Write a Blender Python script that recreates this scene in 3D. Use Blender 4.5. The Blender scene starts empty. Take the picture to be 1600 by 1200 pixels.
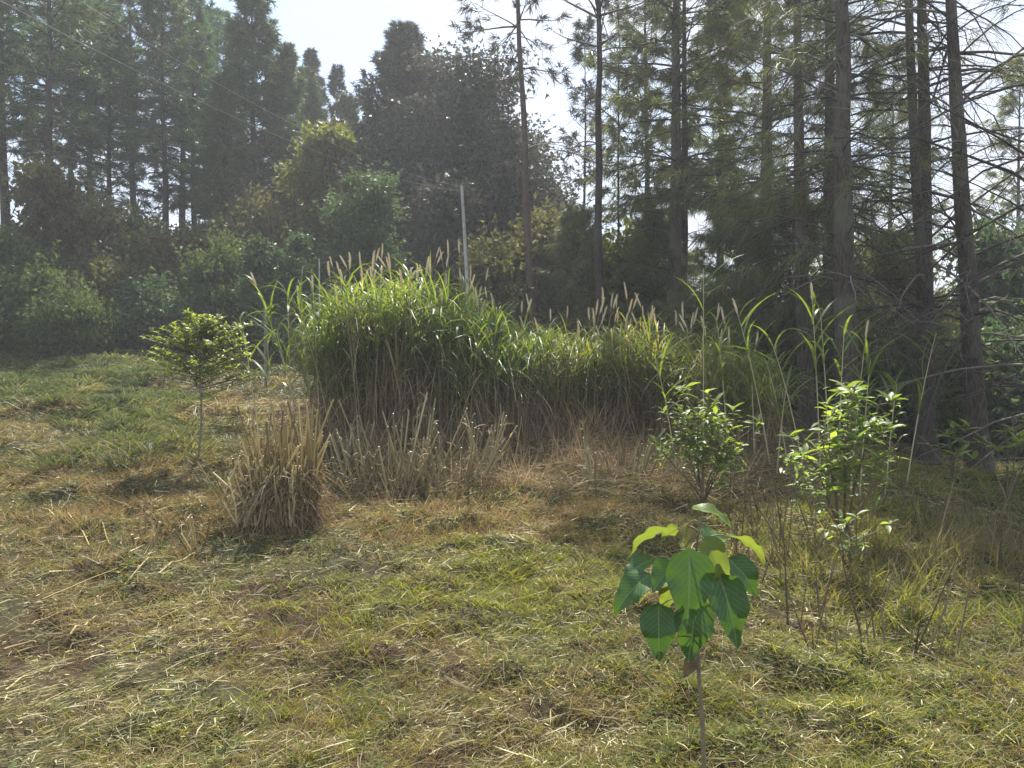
import bpy, math, numpy as np
from mathutils import Vector
R = math.radians
sc = bpy.context.scene
COL = sc.collection

# ------------------------------------------------------------------ camera, sky, sun, exposure
FPX = 1250.0; HZ = 566.0; CAMZ = 1.5          # focal length in photo pixels, horizon row, eye height
cd = bpy.data.cameras.new('camera'); cam = bpy.data.objects.new('camera', cd); COL.objects.link(cam)
cam.location = (0, 0, CAMZ); cd.sensor_width = 36; cd.lens = 36 * FPX / 1600
cam.rotation_euler = (R(90) - math.atan((600 - HZ) / FPX), 0, 0)
cd.clip_start = 0.05; cd.clip_end = 1500
sc.camera = cam
SUN_EL, SUN_AZ = 54.0, 4.0                    # azimuth measured from +Y towards +X
w = bpy.data.worlds.new('World'); sc.world = w; w.use_nodes = True
nt = w.node_tree; nt.nodes.clear()
out = nt.nodes.new('ShaderNodeOutputWorld'); bg = nt.nodes.new('ShaderNodeBackground')
sky = nt.nodes.new('ShaderNodeTexSky'); sky.sky_type = 'NISHITA'; sky.sun_disc = False
sky.sun_elevation = R(SUN_EL); sky.sun_rotation = R(SUN_AZ); sky.air_density = 1.0; sky.dust_density = 0.6; sky.ozone_density = 2.0
tc = nt.nodes.new('ShaderNodeTexCoord'); mp = nt.nodes.new('ShaderNodeMapping'); mp.inputs['Scale'].default_value = (1.0, 1.0, 2.2)
mp.inputs['Location'].default_value = (0.35, 0.1, 0.3)
ns = nt.nodes.new('ShaderNodeTexNoise'); ns.inputs['Scale'].default_value = 2.6; ns.inputs['Detail'].default_value = 7; ns.inputs['Roughness'].default_value = 0.55
ns.inputs['Distortion'].default_value = 0.4
rp = nt.nodes.new('ShaderNodeValToRGB'); rp.color_ramp.elements[0].position = 0.38; rp.color_ramp.elements[1].position = 0.62
rp.color_ramp.elements[0].color = (0.12, 0.12, 0.12, 1); rp.color_ramp.elements[1].color = (1, 1, 1, 1)
mx = nt.nodes.new('ShaderNodeMixRGB'); mx.inputs['Color2'].default_value = (4.4, 4.8, 5.6, 1)
L = nt.links.new
L(tc.outputs['Generated'], mp.inputs['Vector']); L(mp.outputs['Vector'], ns.inputs['Vector']); L(ns.outputs['Fac'], rp.inputs['Fac'])
L(rp.outputs['Color'], mx.inputs['Fac']); L(sky.outputs['Color'], mx.inputs['Color1']); L(mx.outputs['Color'], bg.inputs['Color'])
bg.inputs['Strength'].default_value = 0.09
L(bg.outputs['Background'], out.inputs['Surface'])
sd = bpy.data.lights.new('sun', 'SUN'); sd.energy = 5.0; sd.angle = R(0.6); sd.color = (1.0, 0.95, 0.86)
sun = bpy.data.objects.new('sun', sd); COL.objects.link(sun)
sv = Vector((math.sin(R(SUN_AZ)) * math.cos(R(SUN_EL)), math.cos(R(SUN_AZ)) * math.cos(R(SUN_EL)), math.sin(R(SUN_EL))))
sun.rotation_euler = sv.to_track_quat('Z', 'Y').to_euler()
vs = sc.view_settings; vs.view_transform = 'Standard'; vs.look = 'None'; vs.gamma = 1; vs.use_curve_mapping = False; vs.exposure = 1.25

# ------------------------------------------------------------------ helpers
RNG = np.random.default_rng(7)
def nrm(v): return v / np.maximum(np.linalg.norm(v, axis=-1, keepdims=True), 1e-9)
def sst(a, b, x):
    t = np.clip((x - a) / (b - a), 0, 1); return t * t * (3 - 2 * t)
def _h(ix, iy, s):
    n = (ix.astype(np.int64) * 374761393 + iy.astype(np.int64) * 668265263 + s * 1442695041) & 0x7fffffff
    n = ((n ^ (n >> 13)) * 1274126177) & 0x7fffffff
    return ((n ^ (n >> 16)) & 0xffff) / 65535.0
def vn(x, y, s=0):
    x = np.asarray(x, float); y = np.asarray(y, float)
    ix = np.floor(x); iy = np.floor(y); fx = x - ix; fy = y - iy; fx = fx * fx * (3 - 2 * fx); fy = fy * fy * (3 - 2 * fy)
    return (_h(ix, iy, s) * (1 - fx) + _h(ix + 1, iy, s) * fx) * (1 - fy) + (_h(ix, iy + 1, s) * (1 - fx) + _h(ix + 1, iy + 1, s) * fx) * fy
def fbm(x, y, s=0, o=3):
    r = 0; a = 0.5; t = 0
    for k in range(o): r = r + a * vn(x * 2 ** k, y * 2 ** k, s + k); t += a; a *= .5
    return r / t
def ground_z(x, y):
    x = np.asarray(x, float); y = np.asarray(y, float)
    k = 1.2
    rise = 0.13 * np.log1p(np.exp(np.clip((y - 5) / k, -30, 30))) * k
    rise = np.minimum(rise, 5.2 + 0.02 * (y - 45))
    wl = 1 - sst(0.5, 7.5, x - 0.05 * y)
    z = rise * wl
    z = z - (1 - wl) * 0.09 * np.clip(y - 11, 0, 25)
    e = x - (2.35 + 0.62 * (y - 3.5))
    z = z - 1.0 * sst(0, .8, e) * (1 - sst(12, 18, y))
    z = z + 0.10 * (fbm(x * 0.7, y * 0.7, 3) - .5) * 2 + 0.09 * (fbm(x * 2.3, y * 2.3, 11, 3) - .5) + 0.17 * (fbm(x * 4, y * 4, 23, 3) - .5) * (1 - sst(9, 14, y)) + 0.10 * np.clip(fbm(x * 9, y * 9, 29, 2) - .5, 0, 1) * (1 - sst(8, 12, y))
    z = z + 0.42 * (fbm(x * 1.0 + 5, y * 1.3, 37, 2) - .5) * sst(6, 9, y) * (1 - sst(-1.5, 0, x)) * (1 - sst(16, 22, y))
    z = z + 0.25 * (fbm(x * .35, y * .35, 5) - .5) * sst(8, 14, y)
    return z
def X(px, d): return (px - 800) / FPX * d
def P(px, py, d): return np.array([X(px, d), d, CAMZ - (py - HZ) / FPX * d])
def on_ground(px, d):
    x = X(px, d); return (x, d, float(ground_z(x, d)))

class Acc:
    def __init__(s): s.V = []; s.F = []; s.A = []; s.n = 0
    def add(s, V, F, var=0.5, smooth=False):
        V = np.asarray(V, float).reshape(-1, 3); F = np.asarray(F, np.int64)
        v = np.broadcast_to(np.asarray(var, float), (len(F),))
        s.V.append(V); s.F.append(F + s.n); s.A.append((v, smooth)); s.n += len(V)
    def mesh(s, name):
        V = np.concatenate(s.V); m = bpy.data.meshes.new(name)
        m.vertices.add(len(V)); m.vertices.foreach_set('co', V.astype(np.float32).ravel())
        li = np.concatenate([f.ravel() for f in s.F]); cnt = np.concatenate([np.full(len(f), f.shape[1]) for f in s.F])
        st = np.concatenate([[0], np.cumsum(cnt)[:-1]])
        m.loops.add(len(li)); m.loops.foreach_set('vertex_index', li.astype(np.int32))
        m.polygons.add(len(cnt)); m.polygons.foreach_set('loop_start', st.astype(np.int32))
        sm = np.concatenate([np.full(len(a[0]), a[1]) for a in s.A]); m.polygons.foreach_set('use_smooth', sm)
        at = m.attributes.new('var', 'FLOAT', 'FACE'); at.data.foreach_set('value', np.concatenate([a[0] for a in s.A]).astype(np.float32))
        m.update(calc_edges=True); return m
    def ribbon(s, base, d, g, Ln, W, prof=(0.6, 1, 0.8, 0), var=None, wv=None):
        """N curved tapering blades: centreline base + L*(d t + g t^2)"""
        N = len(base); K = len(prof); t = np.linspace(0, 1, K); prof = np.asarray(prof, float)
        d = nrm(d)
        if wv is None: wv = RNG.normal(size=(N, 3))
        wv = nrm(wv - d * np.sum(wv * d, -1, keepdims=True))
        C = base[:, None] + Ln[:, None, None] * (d[:, None] * t[None, :, None] + g[:, None] * (t ** 2)[None, :, None])
        off = wv[:, None] * (W[:, None] * prof[None, :] * .5)[..., None]
        Lf = (C - off)[:, :-1]; Rt = (C + off)[:, :-1]; T = C[:, -1:]
        V = np.concatenate([Lf, Rt, T], 1); q = K - 1; nv = 2 * q + 1
        o = np.arange(N)[:, None] * nv
        if var is None: var = RNG.random(N)
        var = np.broadcast_to(var, (N,))
        i = np.arange(q - 1)
        tri = np.array([q - 1, 2 * q - 1, 2 * q])
        s_n = s.n
        V = V.reshape(-1, 3)
        s.V.append(V)
        if q > 1:
            quad = np.stack([i, i + q, i + q + 1, i + 1], 1)
            F = (o[:, None] + quad[None]).reshape(-1, 4); s.F.append(F + s_n); s.A.append((np.repeat(var, q - 1), True))
        F = o + tri[None]; s.F.append(F + s_n); s.A.append((var, True)); s.n += len(V)
    def ribbon_lod(s, base, d, g, Ln, W, prof, var, wv=None, near=5.0, far=(1, 0), k=1.3):
        m = base[:, 1] < near
        if wv is None: wv = RNG.normal(size=(len(base), 3))
        for q, p, kk in ((m, prof, 1.), (~m, far, k)):
            if q.any(): s.ribbon(base[q], d[q], g[q], Ln[q], W[q] * kk, p, var[q], wv[q])
    def tube(s, pts, rad, sides=6, var=0.5, cap=False):
        pts = np.asarray(pts, float); 
        if pts.ndim == 2: pts = pts[None]
        N, K, _ = pts.shape; rad = np.broadcast_to(np.asarray(rad, float), (N, K))
        T = np.gradient(pts, axis=1); T = nrm(T)
        m = nrm(pts[:, -1] - pts[:, 0]); ref = np.where(np.abs(m[:, 2:3]) > .8, np.array([[1., 0, 0]]), np.array([[0, 0, 1.]]))
        u = nrm(np.cross(T, ref[:, None])); v = np.cross(T, u)
        a = np.arange(sides) / sides * 2 * np.pi
        ring = pts[:, :, None] + rad[:, :, None, None] * (u[:, :, None] * np.cos(a)[None, None, :, None] + v[:, :, None] * np.sin(a)[None, None, :, None])
        V = ring.reshape(-1, 3)
        k = np.arange(K - 1)[:, None] * sides; j = np.arange(sides)[None]; j2 = (j + 1) % sides
        q = np.stack([k + j, k + j2, k + sides + j2, k + sides + j], -1).reshape(-1, 4)
        F = (np.arange(N)[:, None, None] * K * sides + q[None]).reshape(-1, 4)
        var = np.repeat(np.broadcast_to(np.asarray(var, float), (N,)), len(q))
        s.add(V, F, var, True)
        if cap:
            Vc = ring[:, -1].reshape(-1, 3); Fc = np.arange(N)[:, None] * sides + np.arange(sides)[None]
            s.add(Vc, Fc, 1.0)
    def quads(s, c, u, v, var):
        V = np.stack([c - u - v, c + u - v, c + u + v, c - u + v], 1).reshape(-1, 3)
        s.add(V, np.arange(len(c) * 4).reshape(-1, 4), var)

def empty(name, loc, label, cat, group=None, rz=0, scale=1):
    o = bpy.data.objects.new(name, None); COL.objects.link(o); o.location = loc; o.rotation_euler = (0, 0, rz); o.scale = (scale,) * 3
    o.empty_display_size = .2
    o['label'] = label; o['category'] = cat
    if group: o['group'] = group
    return o
def obj(name, me, mat, parent=None, kind=None, loc=None):
    if isinstance(me, Acc): me = me.mesh(name)
    if mat and not me.materials: me.materials.append(mat)
    o = bpy.data.objects.new(name, me); COL.objects.link(o)
    if parent: o.parent = parent
    if kind: o['kind'] = kind
    if loc is not None: o.location = loc
    return o

# ------------------------------------------------------------------ materials
def mat_new(name):
    m = bpy.data.materials.new(name); m.use_nodes = True; m.node_tree.nodes.clear(); return m, m.node_tree
def rampnode(nt, cols):
    r = nt.nodes.new('ShaderNodeValToRGB'); e = r.color_ramp.elements
    for i, c in enumerate(cols):
        p = i / (len(cols) - 1)
        el = e[i] if i < 2 else e.new(p)
        el.position = p; el.color = (*c, 1)
    return r
def leaf_mat(name, cols, trans=0.4, tint=(1.3, 1.35, .6), rough=.5, spec=.3, nscale=0):
    """cols run over the per-leaf value 'var'; part of the light passes through the blade"""
    m, nt = mat_new(name); N = nt.nodes.new; L = nt.links.new
    at = N('ShaderNodeAttribute'); at.attribute_name = 'var'
    rp = rampnode(nt, cols); fac = at.outputs['Fac']
    if nscale:
        tc = N('ShaderNodeTexCoord'); no = N('ShaderNodeTexNoise'); no.inputs['Scale'].default_value = nscale; no.inputs['Detail'].default_value = 3
        L(tc.outputs['Object'], no.inputs['Vector'])
        ma = N('ShaderNodeMath'); ma.operation = 'MULTIPLY_ADD'; ma.inputs[1].default_value = 1.4; ma.inputs[2].default_value = -0.7
        L(no.outputs['Fac'], ma.inputs[0]); ad = N('ShaderNodeMath'); ad.operation = 'ADD'; ad.use_clamp = True
        L(ma.outputs[0], ad.inputs[0]); L(fac, ad.inputs[1]); fac = ad.outputs[0]
    L(fac, rp.inputs['Fac'])
    b = N('ShaderNodeBsdfPrincipled'); b.inputs['Roughness'].default_value = rough; b.inputs['Specular IOR Level'].default_value = spec
    L(rp.outputs['Color'], b.inputs['Base Color'])
    o = N('ShaderNodeOutputMaterial')
    if trans > 0:
        t = N('ShaderNodeBsdfTranslucent'); mul = N('ShaderNodeMixRGB'); mul.blend_type = 'MULTIPLY'; mul.inputs['Fac'].default_value = 1
        mul.inputs['Color2'].default_value = (*tint, 1); L(rp.outputs['Color'], mul.inputs['Color1']); L(mul.outputs['Color'], t.inputs['Color'])
        ms = N('ShaderNodeMixShader'); ms.inputs['Fac'].default_value = trans
        L(b.outputs[0], ms.inputs[1]); L(t.outputs[0], ms.inputs[2]); L(ms.outputs[0], o.inputs['Surface'])
    else: L(b.outputs[0], o.inputs['Surface'])
    return m
def bark_mat(name, c1, c2, c3, sc_=(9, 9, 1.7), bump=.6):
    m, nt = mat_new(name); N = nt.nodes.new; L = nt.links.new
    tc = N('ShaderNodeTexCoord'); mp = N('ShaderNodeMapping'); mp.inputs['Scale'].default_value = sc_; L(tc.outputs['Object'], mp.inputs['Vector'])
    vo = N('ShaderNodeTexVoronoi'); vo.inputs['Scale'].default_value = 5; L(mp.outputs['Vector'], vo.inputs['Vector'])
    no = N('ShaderNodeTexNoise'); no.inputs['Scale'].default_value = 4; no.inputs['Detail'].default_value = 8; no.inputs['Roughness'].default_value = .65; L(mp.outputs['Vector'], no.inputs['Vector'])
    n2 = N('ShaderNodeTexNoise'); n2.inputs['Scale'].default_value = 1.3; n2.inputs['Detail'].default_value = 3; L(tc.outputs['Object'], n2.inputs['Vector'])
    ad = N('ShaderNodeMath'); ad.operation = 'MULTIPLY_ADD'; ad.inputs[1].default_value = .55; L(vo.outputs['Distance'], ad.inputs[0]); L(no.outputs['Fac'], ad.inputs[2])
    r1 = rampnode(nt, [c1, c2, c2]); r1.color_ramp.elements[0].position = .42; r1.color_ramp.elements[1].position = .90; L(ad.outputs[0], r1.inputs['Fac'])
    mx = N('ShaderNodeMixRGB'); r2 = rampnode(nt, [(0, 0, 0), (1, 1, 1)]); r2.color_ramp.elements[0].position = .48; r2.color_ramp.elements[1].position = .68
    L(n2.outputs['Fac'], r2.inputs['Fac']); L(r2.outputs['Color'], mx.inputs['Fac']); L(r1.outputs['Color'], mx.inputs['Color1']); mx.inputs['Color2'].default_value = (*c3, 1)
    b = N('ShaderNodeBsdfPrincipled'); b.inputs['Roughness'].default_value = .9; b.inputs['Specular IOR Level'].default_value = .15; L(mx.outputs['Color'], b.inputs['Base Color'])
    bu = N('ShaderNodeBump'); bu.inputs['Strength'].default_value = bump; bu.inputs['Distance'].default_value = .03; L(ad.outputs[0], bu.inputs['Height']); L(bu.outputs[0], b.inputs['Normal'])
    o = N('ShaderNodeOutputMaterial'); L(b.outputs[0], o.inputs['Surface']); return m
def plain_mat(name, c, rough=.7, ns_=0, c2=None):
    m, nt = mat_new(name); N = nt.nodes.new; L = nt.links.new
    b = N('ShaderNodeBsdfPrincipled'); b.inputs['Roughness'].default_value = rough; b.inputs['Base Color'].default_value = (*c, 1)
    if c2:
        tc = N('ShaderNodeTexCoord'); no = N('ShaderNodeTexNoise'); no.inputs['Scale'].default_value = ns_; no.inputs['Detail'].default_value = 6; L(tc.outputs['Object'], no.inputs['Vector'])
        r = rampnode(nt, [c, c2]); r.color_ramp.elements[0].position = .35; r.color_ramp.elements[1].position = .65; L(no.outputs['Fac'], r.inputs['Fac']); L(r.outputs['Color'], b.inputs['Base Color'])
    o = N('ShaderNodeOutputMaterial'); L(b.outputs[0], o.inputs['Surface']); return m

M = {}
M['needle'] = leaf_mat('pine_needles', [(0.0475, 0.075, 0.0425), (0.0813, 0.125, 0.0625), (0.1375, 0.175, 0.075)], .38, (1.2, 1.3, .6), nscale=.5)
M['needle_blue'] = leaf_mat('blue_green_needles', [(0.0438, 0.085, 0.06), (0.0725, 0.1313, 0.0875), (0.1125, 0.175, 0.1)], .38, (1.1, 1.3, .7), nscale=.5)
M['needle_dark'] = leaf_mat('dark_purple_green_foliage', [(0.0416, 0.0494, 0.0442), (0.0715, 0.0806, 0.065), (0.13, 0.13, 0.0936)], .25, (1.2, 1.15, .8), nscale=.6)
M['needle_olive'] = leaf_mat('olive_needles', [(0.078, 0.0975, 0.0442), (0.1365, 0.1625, 0.065), (0.234, 0.247, 0.0975)], .42, (1.3, 1.3, .6), nscale=.6)
M['leaf_blue'] = leaf_mat('blue_green_leaves', [(0.0633, 0.0978, 0.0517), (0.1035, 0.1495, 0.0747), (0.1667, 0.2127, 0.1092)], .4, (1.1, 1.3, .7), nscale=.6)
M['leaf_mid'] = leaf_mat('mid_green_leaves', [(0.054, 0.084, 0.036), (0.096, 0.132, 0.054), (0.168, 0.198, 0.078)], .42, nscale=.7, rough=.6, spec=.15)
M['leaf_dim'] = leaf_mat('olive_brown_leaves', [(0.0715, 0.0715, 0.039), (0.117, 0.117, 0.0585), (0.195, 0.182, 0.091)], .4, nscale=.7, rough=.65, spec=.12)
M['leaf_yellow'] = leaf_mat('yellow_green_leaves', [(.08, .10, .03), (.15, .165, .045), (.27, .26, .07)], .5, nscale=.8)
M['leaf_bright'] = leaf_mat('bright_yellow_green_leaves', [(.12, .17, .045), (.23, .28, .07), (.38, .39, .11)], .55, (1.3, 1.3, .5), rough=.45, spec=.4)
M['shrub_leaf'] = leaf_mat('glossy_shrub_leaves', [(.10, .15, .05), (.19, .26, .08), (.32, .38, .13)], .5, (1.6, 1.6, .5), rough=.45, spec=.4)
M['shrub_leaf_yellow'] = leaf_mat('yellowed_shrub_leaf', [(.45, .40, .04), (.55, .45, .05)], .5, rough=.4)
M['grass_green'] = leaf_mat('tall_grass_green', [(.055, .115, .022), (.115, .18, .038), (.23, .28, .06)], .55, (1.7, 1.5, .5), rough=.42, spec=.4, nscale=1.2)
M['grass_olive'] = leaf_mat('tall_grass_yellow_green', [(.07, .11, .03), (.13, .18, .045), (.24, .26, .08), (.34, .30, .14)], .5, (1.5, 1.4, .5), rough=.45, nscale=1.5)
M['grass_dead'] = leaf_mat('tall_grass_dead_blades', [(.14, .10, .06), (.30, .225, .13), (.50, .41, .25)], .3, (1.1, 1, .8), rough=.7)
M['cane'] = leaf_mat('cane_stalks', [(.15, .10, .07), (.26, .20, .12), (.38, .34, .18)], 0, rough=.6)
M['cane_green'] = leaf_mat('green_cane', [(.16, .15, .07), (.30, .27, .14), (.62, .54, .34)], 0, rough=.55)
M['seed'] = leaf_mat('seed_heads', [(.58, .49, .31), (.84, .78, .58)], .35, (1.1, 1, .8), rough=.8)
M['straw'] = leaf_mat('straw_litter', [(.10, .085, .04), (.22, .19, .09), (.36, .32, .15), (.62, .56, .33)], .25, (1.1, 1, .8), rough=.6, nscale=.9)
M['stubble'] = leaf_mat('straw_stubble', [(.17, .12, .055), (.42, .33, .14), (.74, .64, .32)], .15, (1.2, 1, .7), rough=.6)
M['short_grass'] = leaf_mat('short_grass', [(.08, .11, .028), (.18, .20, .05), (.34, .32, .09)], .45, (1.4, 1.35, .5), nscale=.8)
M['dry_grass'] = leaf_mat('dry_standing_grass', [(.14, .09, .04), (.26, .19, .08), (.40, .33, .15)], .35, (1.2, 1.05, .7), nscale=.8)
M['rust_grass'] = leaf_mat('rusty_brown_weeds', [(.14, .09, .04), (.28, .205, .085), (.42, .35, .15)], .35, (1.2, 1, .8), nscale=1.5)
M['weed'] = leaf_mat('low_weeds', [(.045, .075, .025), (.09, .125, .04), (.15, .18, .06)], .4, rough=.75, spec=.08)
M['field_grass'] = leaf_mat('field_tussocks', [(.050, .070, .028), (.10, .12, .045), (.22, .19, .085)], .38, (1.3, 1.25, .6), nscale=.35)
M['bark_pine'] = bark_mat('pine_bark', (.026, .020, .015), (.12, .098, .078), (.165, .165, .13), bump=1.)
M['bark_red'] = bark_mat('reddish_bark', (.06, .035, .028), (.16, .10, .08), (.13, .10, .09))
M['bark_dark'] = bark_mat('dark_thin_bark', (.022, .018, .018), (.065, .052, .048), (.09, .08, .07))
M['twig'] = leaf_mat('branch_wood', [(.045, .036, .030), (.10, .085, .07), (.30, .27, .23)], 0, rough=.9)
M['stem_brown'] = leaf_mat('brown_stems', [(.08, .055, .035), (.16, .115, .07), (.26, .20, .12)], 0, rough=.8)
M['pole'] = plain_mat('weathered_pole', (.34, .34, .31), .85, 9, (.50, .50, .46))
M['wire'] = plain_mat('wire', (.34, .34, .35), .5)
M['stake'] = plain_mat('grey_stake', (.13, .12, .10), .9, 12, (.22, .21, .19))

# ground sheet material: soil, damp patches, trodden litter
def soil_mat():
    m, nt = mat_new('soil_and_litter'); N = nt.nodes.new; L = nt.links.new
    tc = N('ShaderNodeTexCoord')
    def noise(s, d, r=.6):
        n = N('ShaderNodeTexNoise'); n.inputs['Scale'].default_value = s; n.inputs['Detail'].default_value = d; n.inputs['Roughness'].default_value = r; L(tc.outputs['Object'], n.inputs['Vector']); return n
    a = noise(1.1, 5); b_ = noise(14, 8, .7); c = noise(60, 4)
    r1 = rampnode(nt, [(.040, .027, .018), (.085, .060, .036), (.15, .115, .07)]); r1.color_ramp.elements[0].position = .3; r1.color_ramp.elements[1].position = .7; L(b_.outputs['Fac'], r1.inputs['Fac'])
    r2 = rampnode(nt, [(.035, .04, .02), (.085, .085, .04)]); L(b_.outputs['Fac'], r2.inputs['Fac'])
    rf = rampnode(nt, [(0, 0, 0), (1, 1, 1)]); rf.color_ramp.elements[0].position = .45; rf.color_ramp.elements[1].position = .6; L(a.outputs['Fac'], rf.inputs['Fac'])
    mx = N('ShaderNodeMixRGB'); L(rf.outputs['Color'], mx.inputs['Fac']); L(r1.outputs['Color'], mx.inputs['Color1']); L(r2.outputs['Color'], mx.inputs['Color2'])
    b = N('ShaderNodeBsdfPrincipled'); b.inputs['Roughness'].default_value = .95; b.inputs['Specular IOR Level'].default_value = .1; L(mx.outputs['Color'], b.inputs['Base Color'])
    ad = N('ShaderNodeMath'); ad.operation = 'MULTIPLY_ADD'; ad.inputs[1].default_value = .3; L(c.outputs['Fac'], ad.inputs[0]); L(b_.outputs['Fac'], ad.inputs[2])
    bu = N('ShaderNodeBump'); bu.inputs['Strength'].default_value = .8; bu.inputs['Distance'].default_value = .05; L(ad.outputs[0], bu.inputs['Height']); L(bu.outputs[0], b.inputs['Normal'])
    o = N('ShaderNodeOutputMaterial'); L(b.outputs[0], o.inputs['Surface']); return m
M['soil'] = soil_mat()
M['weed_mix'] = leaf_mat('mixed_weed_blades', [(.08, .10, .03), (.15, .15, .05), (.20, .15, .08), (.38, .32, .17)], .35, nscale=2.2)

# ------------------------------------------------------------------ ground
def build_ground():
    n = 430
    u = np.linspace(-1, 1, n); xs = np.sinh(u * 5.6) / np.sinh(5.6) * 240
    v = np.linspace(0, 1, 520); ys = 1.0 + (np.sinh(v * 5.6) / np.sinh(5.6)) * 300 
    ys = np.concatenate([np.linspace(-60, 0.6, 40), ys])
    Xg, Yg = np.meshgrid(xs, ys); Z = ground_z(Xg, Yg)
    V = np.stack([Xg, Yg, Z], -1).reshape(-1, 3); r, c = Xg.shape
    i = np.arange(r - 1)[:, None] * c + np.arange(c - 1)[None]
    F = np.stack([i, i + 1, i + c + 1, i + c], -1).reshape(-1, 4)
    a = Acc(); a.add(V, F, .5, True); obj('ground', a, M['soil'], kind='structure')
build_ground()

# ------------------------------------------------------------------ conifers
def pine(seed, H, r, cb, bl, dz=.38, nb=5, tw=9, nn=7, nl=.26, nw=.022, el0=5, el1=45, sag=.35, lean=(0, 0), dead=(0, 0, 0, 0), tuftp=(.55, .8, 1.), clump=1.0, bare=0., droop=.35, toppow=.75):
    g = np.random.default_rng(seed)
    T, Lm, C = Acc(), Acc(), Acc()
    K = 22; t = np.linspace(0, 1, K)
    wob = np.cumsum(g.normal(0, .02, (K, 2)), 0) * H * .05; wob -= wob[0]
    axis = np.stack([lean[0] * t ** 1.0 + wob[:, 0], lean[1] * t + wob[:, 1], H * t], 1)
    rad = r * (1 - .93 * t ** 1.15) + r * .45 * np.exp(-t * 40)
    T.tube(axis, rad, 12, .5)
    def ax(z): return np.stack([np.interp(z, axis[:, 2], axis[:, 0]), np.interp(z, axis[:, 2], axis[:, 1]), z], -1)
    # living whorls
    zs = np.arange(cb, H * .985, dz); zs = zs + g.normal(0, dz * .3, len(zs))
    Z = np.repeat(zs, nb) + g.normal(0, .05, len(zs) * nb)
    A = (np.repeat(np.arange(len(zs)) * 2.4 + g.random(len(zs)), nb) + np.tile(np.arange(nb) / nb * 2 * np.pi, len(zs)) + g.normal(0, .3, len(Z)))
    keep = g.random(len(Z)) > .12; Z = Z[keep]; A = A[keep]
    f = np.clip((Z - cb) / (H - cb), 0, 1)
    Lb = bl * ((1 - f) ** toppow * .92 + .10) * (.62 + .5 * g.random(len(Z))) * (.65 + .35 * sst(0, .12, f))
    el = R(el0) + R(el1 - el0) * f + g.normal(0, .14, len(Z))
    hd = np.stack([np.cos(A), np.sin(A), np.zeros_like(A)], 1); up = np.array([0, 0, 1.])
    tt = np.linspace(0, 1, 5)[None, :, None]
    O = ax(Z)
    Pb = O[:, None] + Lb[:, None, None] * (hd[:, None] * np.cos(el)[:, None, None] * tt + up * (np.sin(el)[:, None, None] * tt - sag * (1 - f)[:, None, None] * tt ** 2 + .12 * tt ** 4))
    rb = (.006 + .011 * Lb)[:, None] * np.linspace(1, .25, 5)[None]
    Lm.tube(Pb, rb, 4, g.random(len(Z)) * .4)
    n = len(Z) * tw; bi = np.repeat(np.arange(len(Z)), tw)
    s = g.random(n) ** .75 * .78 + .22; k = s * 4; k0 = np.clip(k.astype(int), 0, 3); fr = (k - k0)[:, None]
    o = Pb[bi, k0] * (1 - fr) + Pb[bi, k0 + 1] * fr; bd = nrm(Pb[bi, k0 + 1] - Pb[bi, k0])
    sidev = np.stack([-np.sin(A[bi]), np.cos(A[bi]), np.zeros(n)], 1) * np.where(g.random(n) < .5, -1, 1)[:, None]
    td = nrm(bd * (.5 + .6 * g.random(n))[:, None] + sidev * (.3 + .9 * g.random(n))[:, None] + up * g.normal(.12, .25, n)[:, None])
    tl = Lb[bi] * (.12 + .30 * g.random(n)) * (1.15 - .55 * s) + .10
    Pt = o[:, None] + tl[:, None, None] * (td[:, None] * np.array([0, .5, 1])[None, :, None] + up * np.array([0, -.02, .06])[None, :, None])
    Lm.tube(Pt, (.0035 + .004 * tl)[:, None] * np.array([1, .8, .4])[None], 3, g.random(n) * .4)
    live = g.random(n) > bare
    # needle tufts
    for q in tuftp:
        c = (Pt[:, 0] * (1 - q) + Pt[:, 2] * q)[live]; dd = td[live]; m = len(c)
        c = np.repeat(c, nn, 0) + g.normal(0, .02 * clump, (m * nn, 3))
        d = nrm(np.repeat(dd, nn, 0) * .9 + g.normal(0, .62, (m * nn, 3)) + up * .15)
        tv = np.clip(np.repeat(g.random(m), nn) * .6 + g.random(m * nn) * .4, 0, 1)
        gg = np.tile(np.array([[0, 0, -droop]]), (m * nn, 1))
        C.ribbon(c, d, gg, nl * (.6 + .6 * g.random(m * nn)), np.full(m * nn, nw) * (.7 + .6 * g.random(m * nn)), (1, 0), tv, g.normal(size=(m * nn, 3)))
    # dead bare branches below the crown: (count, z0, z1, length)
    nd, z0, z1, dl = dead
    if nd:
        Zd = z0 + (z1 - z0) * g.random(nd); Ad = g.random(nd) * 2 * np.pi; Ld = dl * (.35 + .75 * g.random(nd)); hd = np.stack([np.cos(Ad), np.sin(Ad), np.zeros(nd)], 1)
        eld = g.normal(.22, .38, nd); sg = .2 + .6 * g.random(nd)
        tt = np.linspace(0, 1, 7)[None, :, None]
        Pd = ax(Zd)[:, None] + Ld[:, None, None] * (hd[:, None] * tt + up * (eld[:, None, None] * tt - sg[:, None, None] * tt ** 2.)) + np.cumsum(g.normal(0, .055, (nd, 7, 3)), 1) * np.array(tt)
        Lm.tube(Pd, (.005 + .0065 * Ld)[:, None] * np.linspace(1, .2, 7)[None], 4, g.random(nd) ** 2)
        ns_ = nd * 11; bi = np.repeat(np.arange(nd), 11); k = (g.random(ns_) * .85 + .12) * 6; k0 = k.astype(int); fr = (k - k0)[:, None]
        o = Pd[bi, k0] * (1 - fr) + Pd[bi, np.minimum(k0 + 1, 6)] * fr; bd = nrm(Pd[bi, np.minimum(k0 + 1, 6)] - Pd[bi, k0 - (k0 == 6)])
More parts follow.
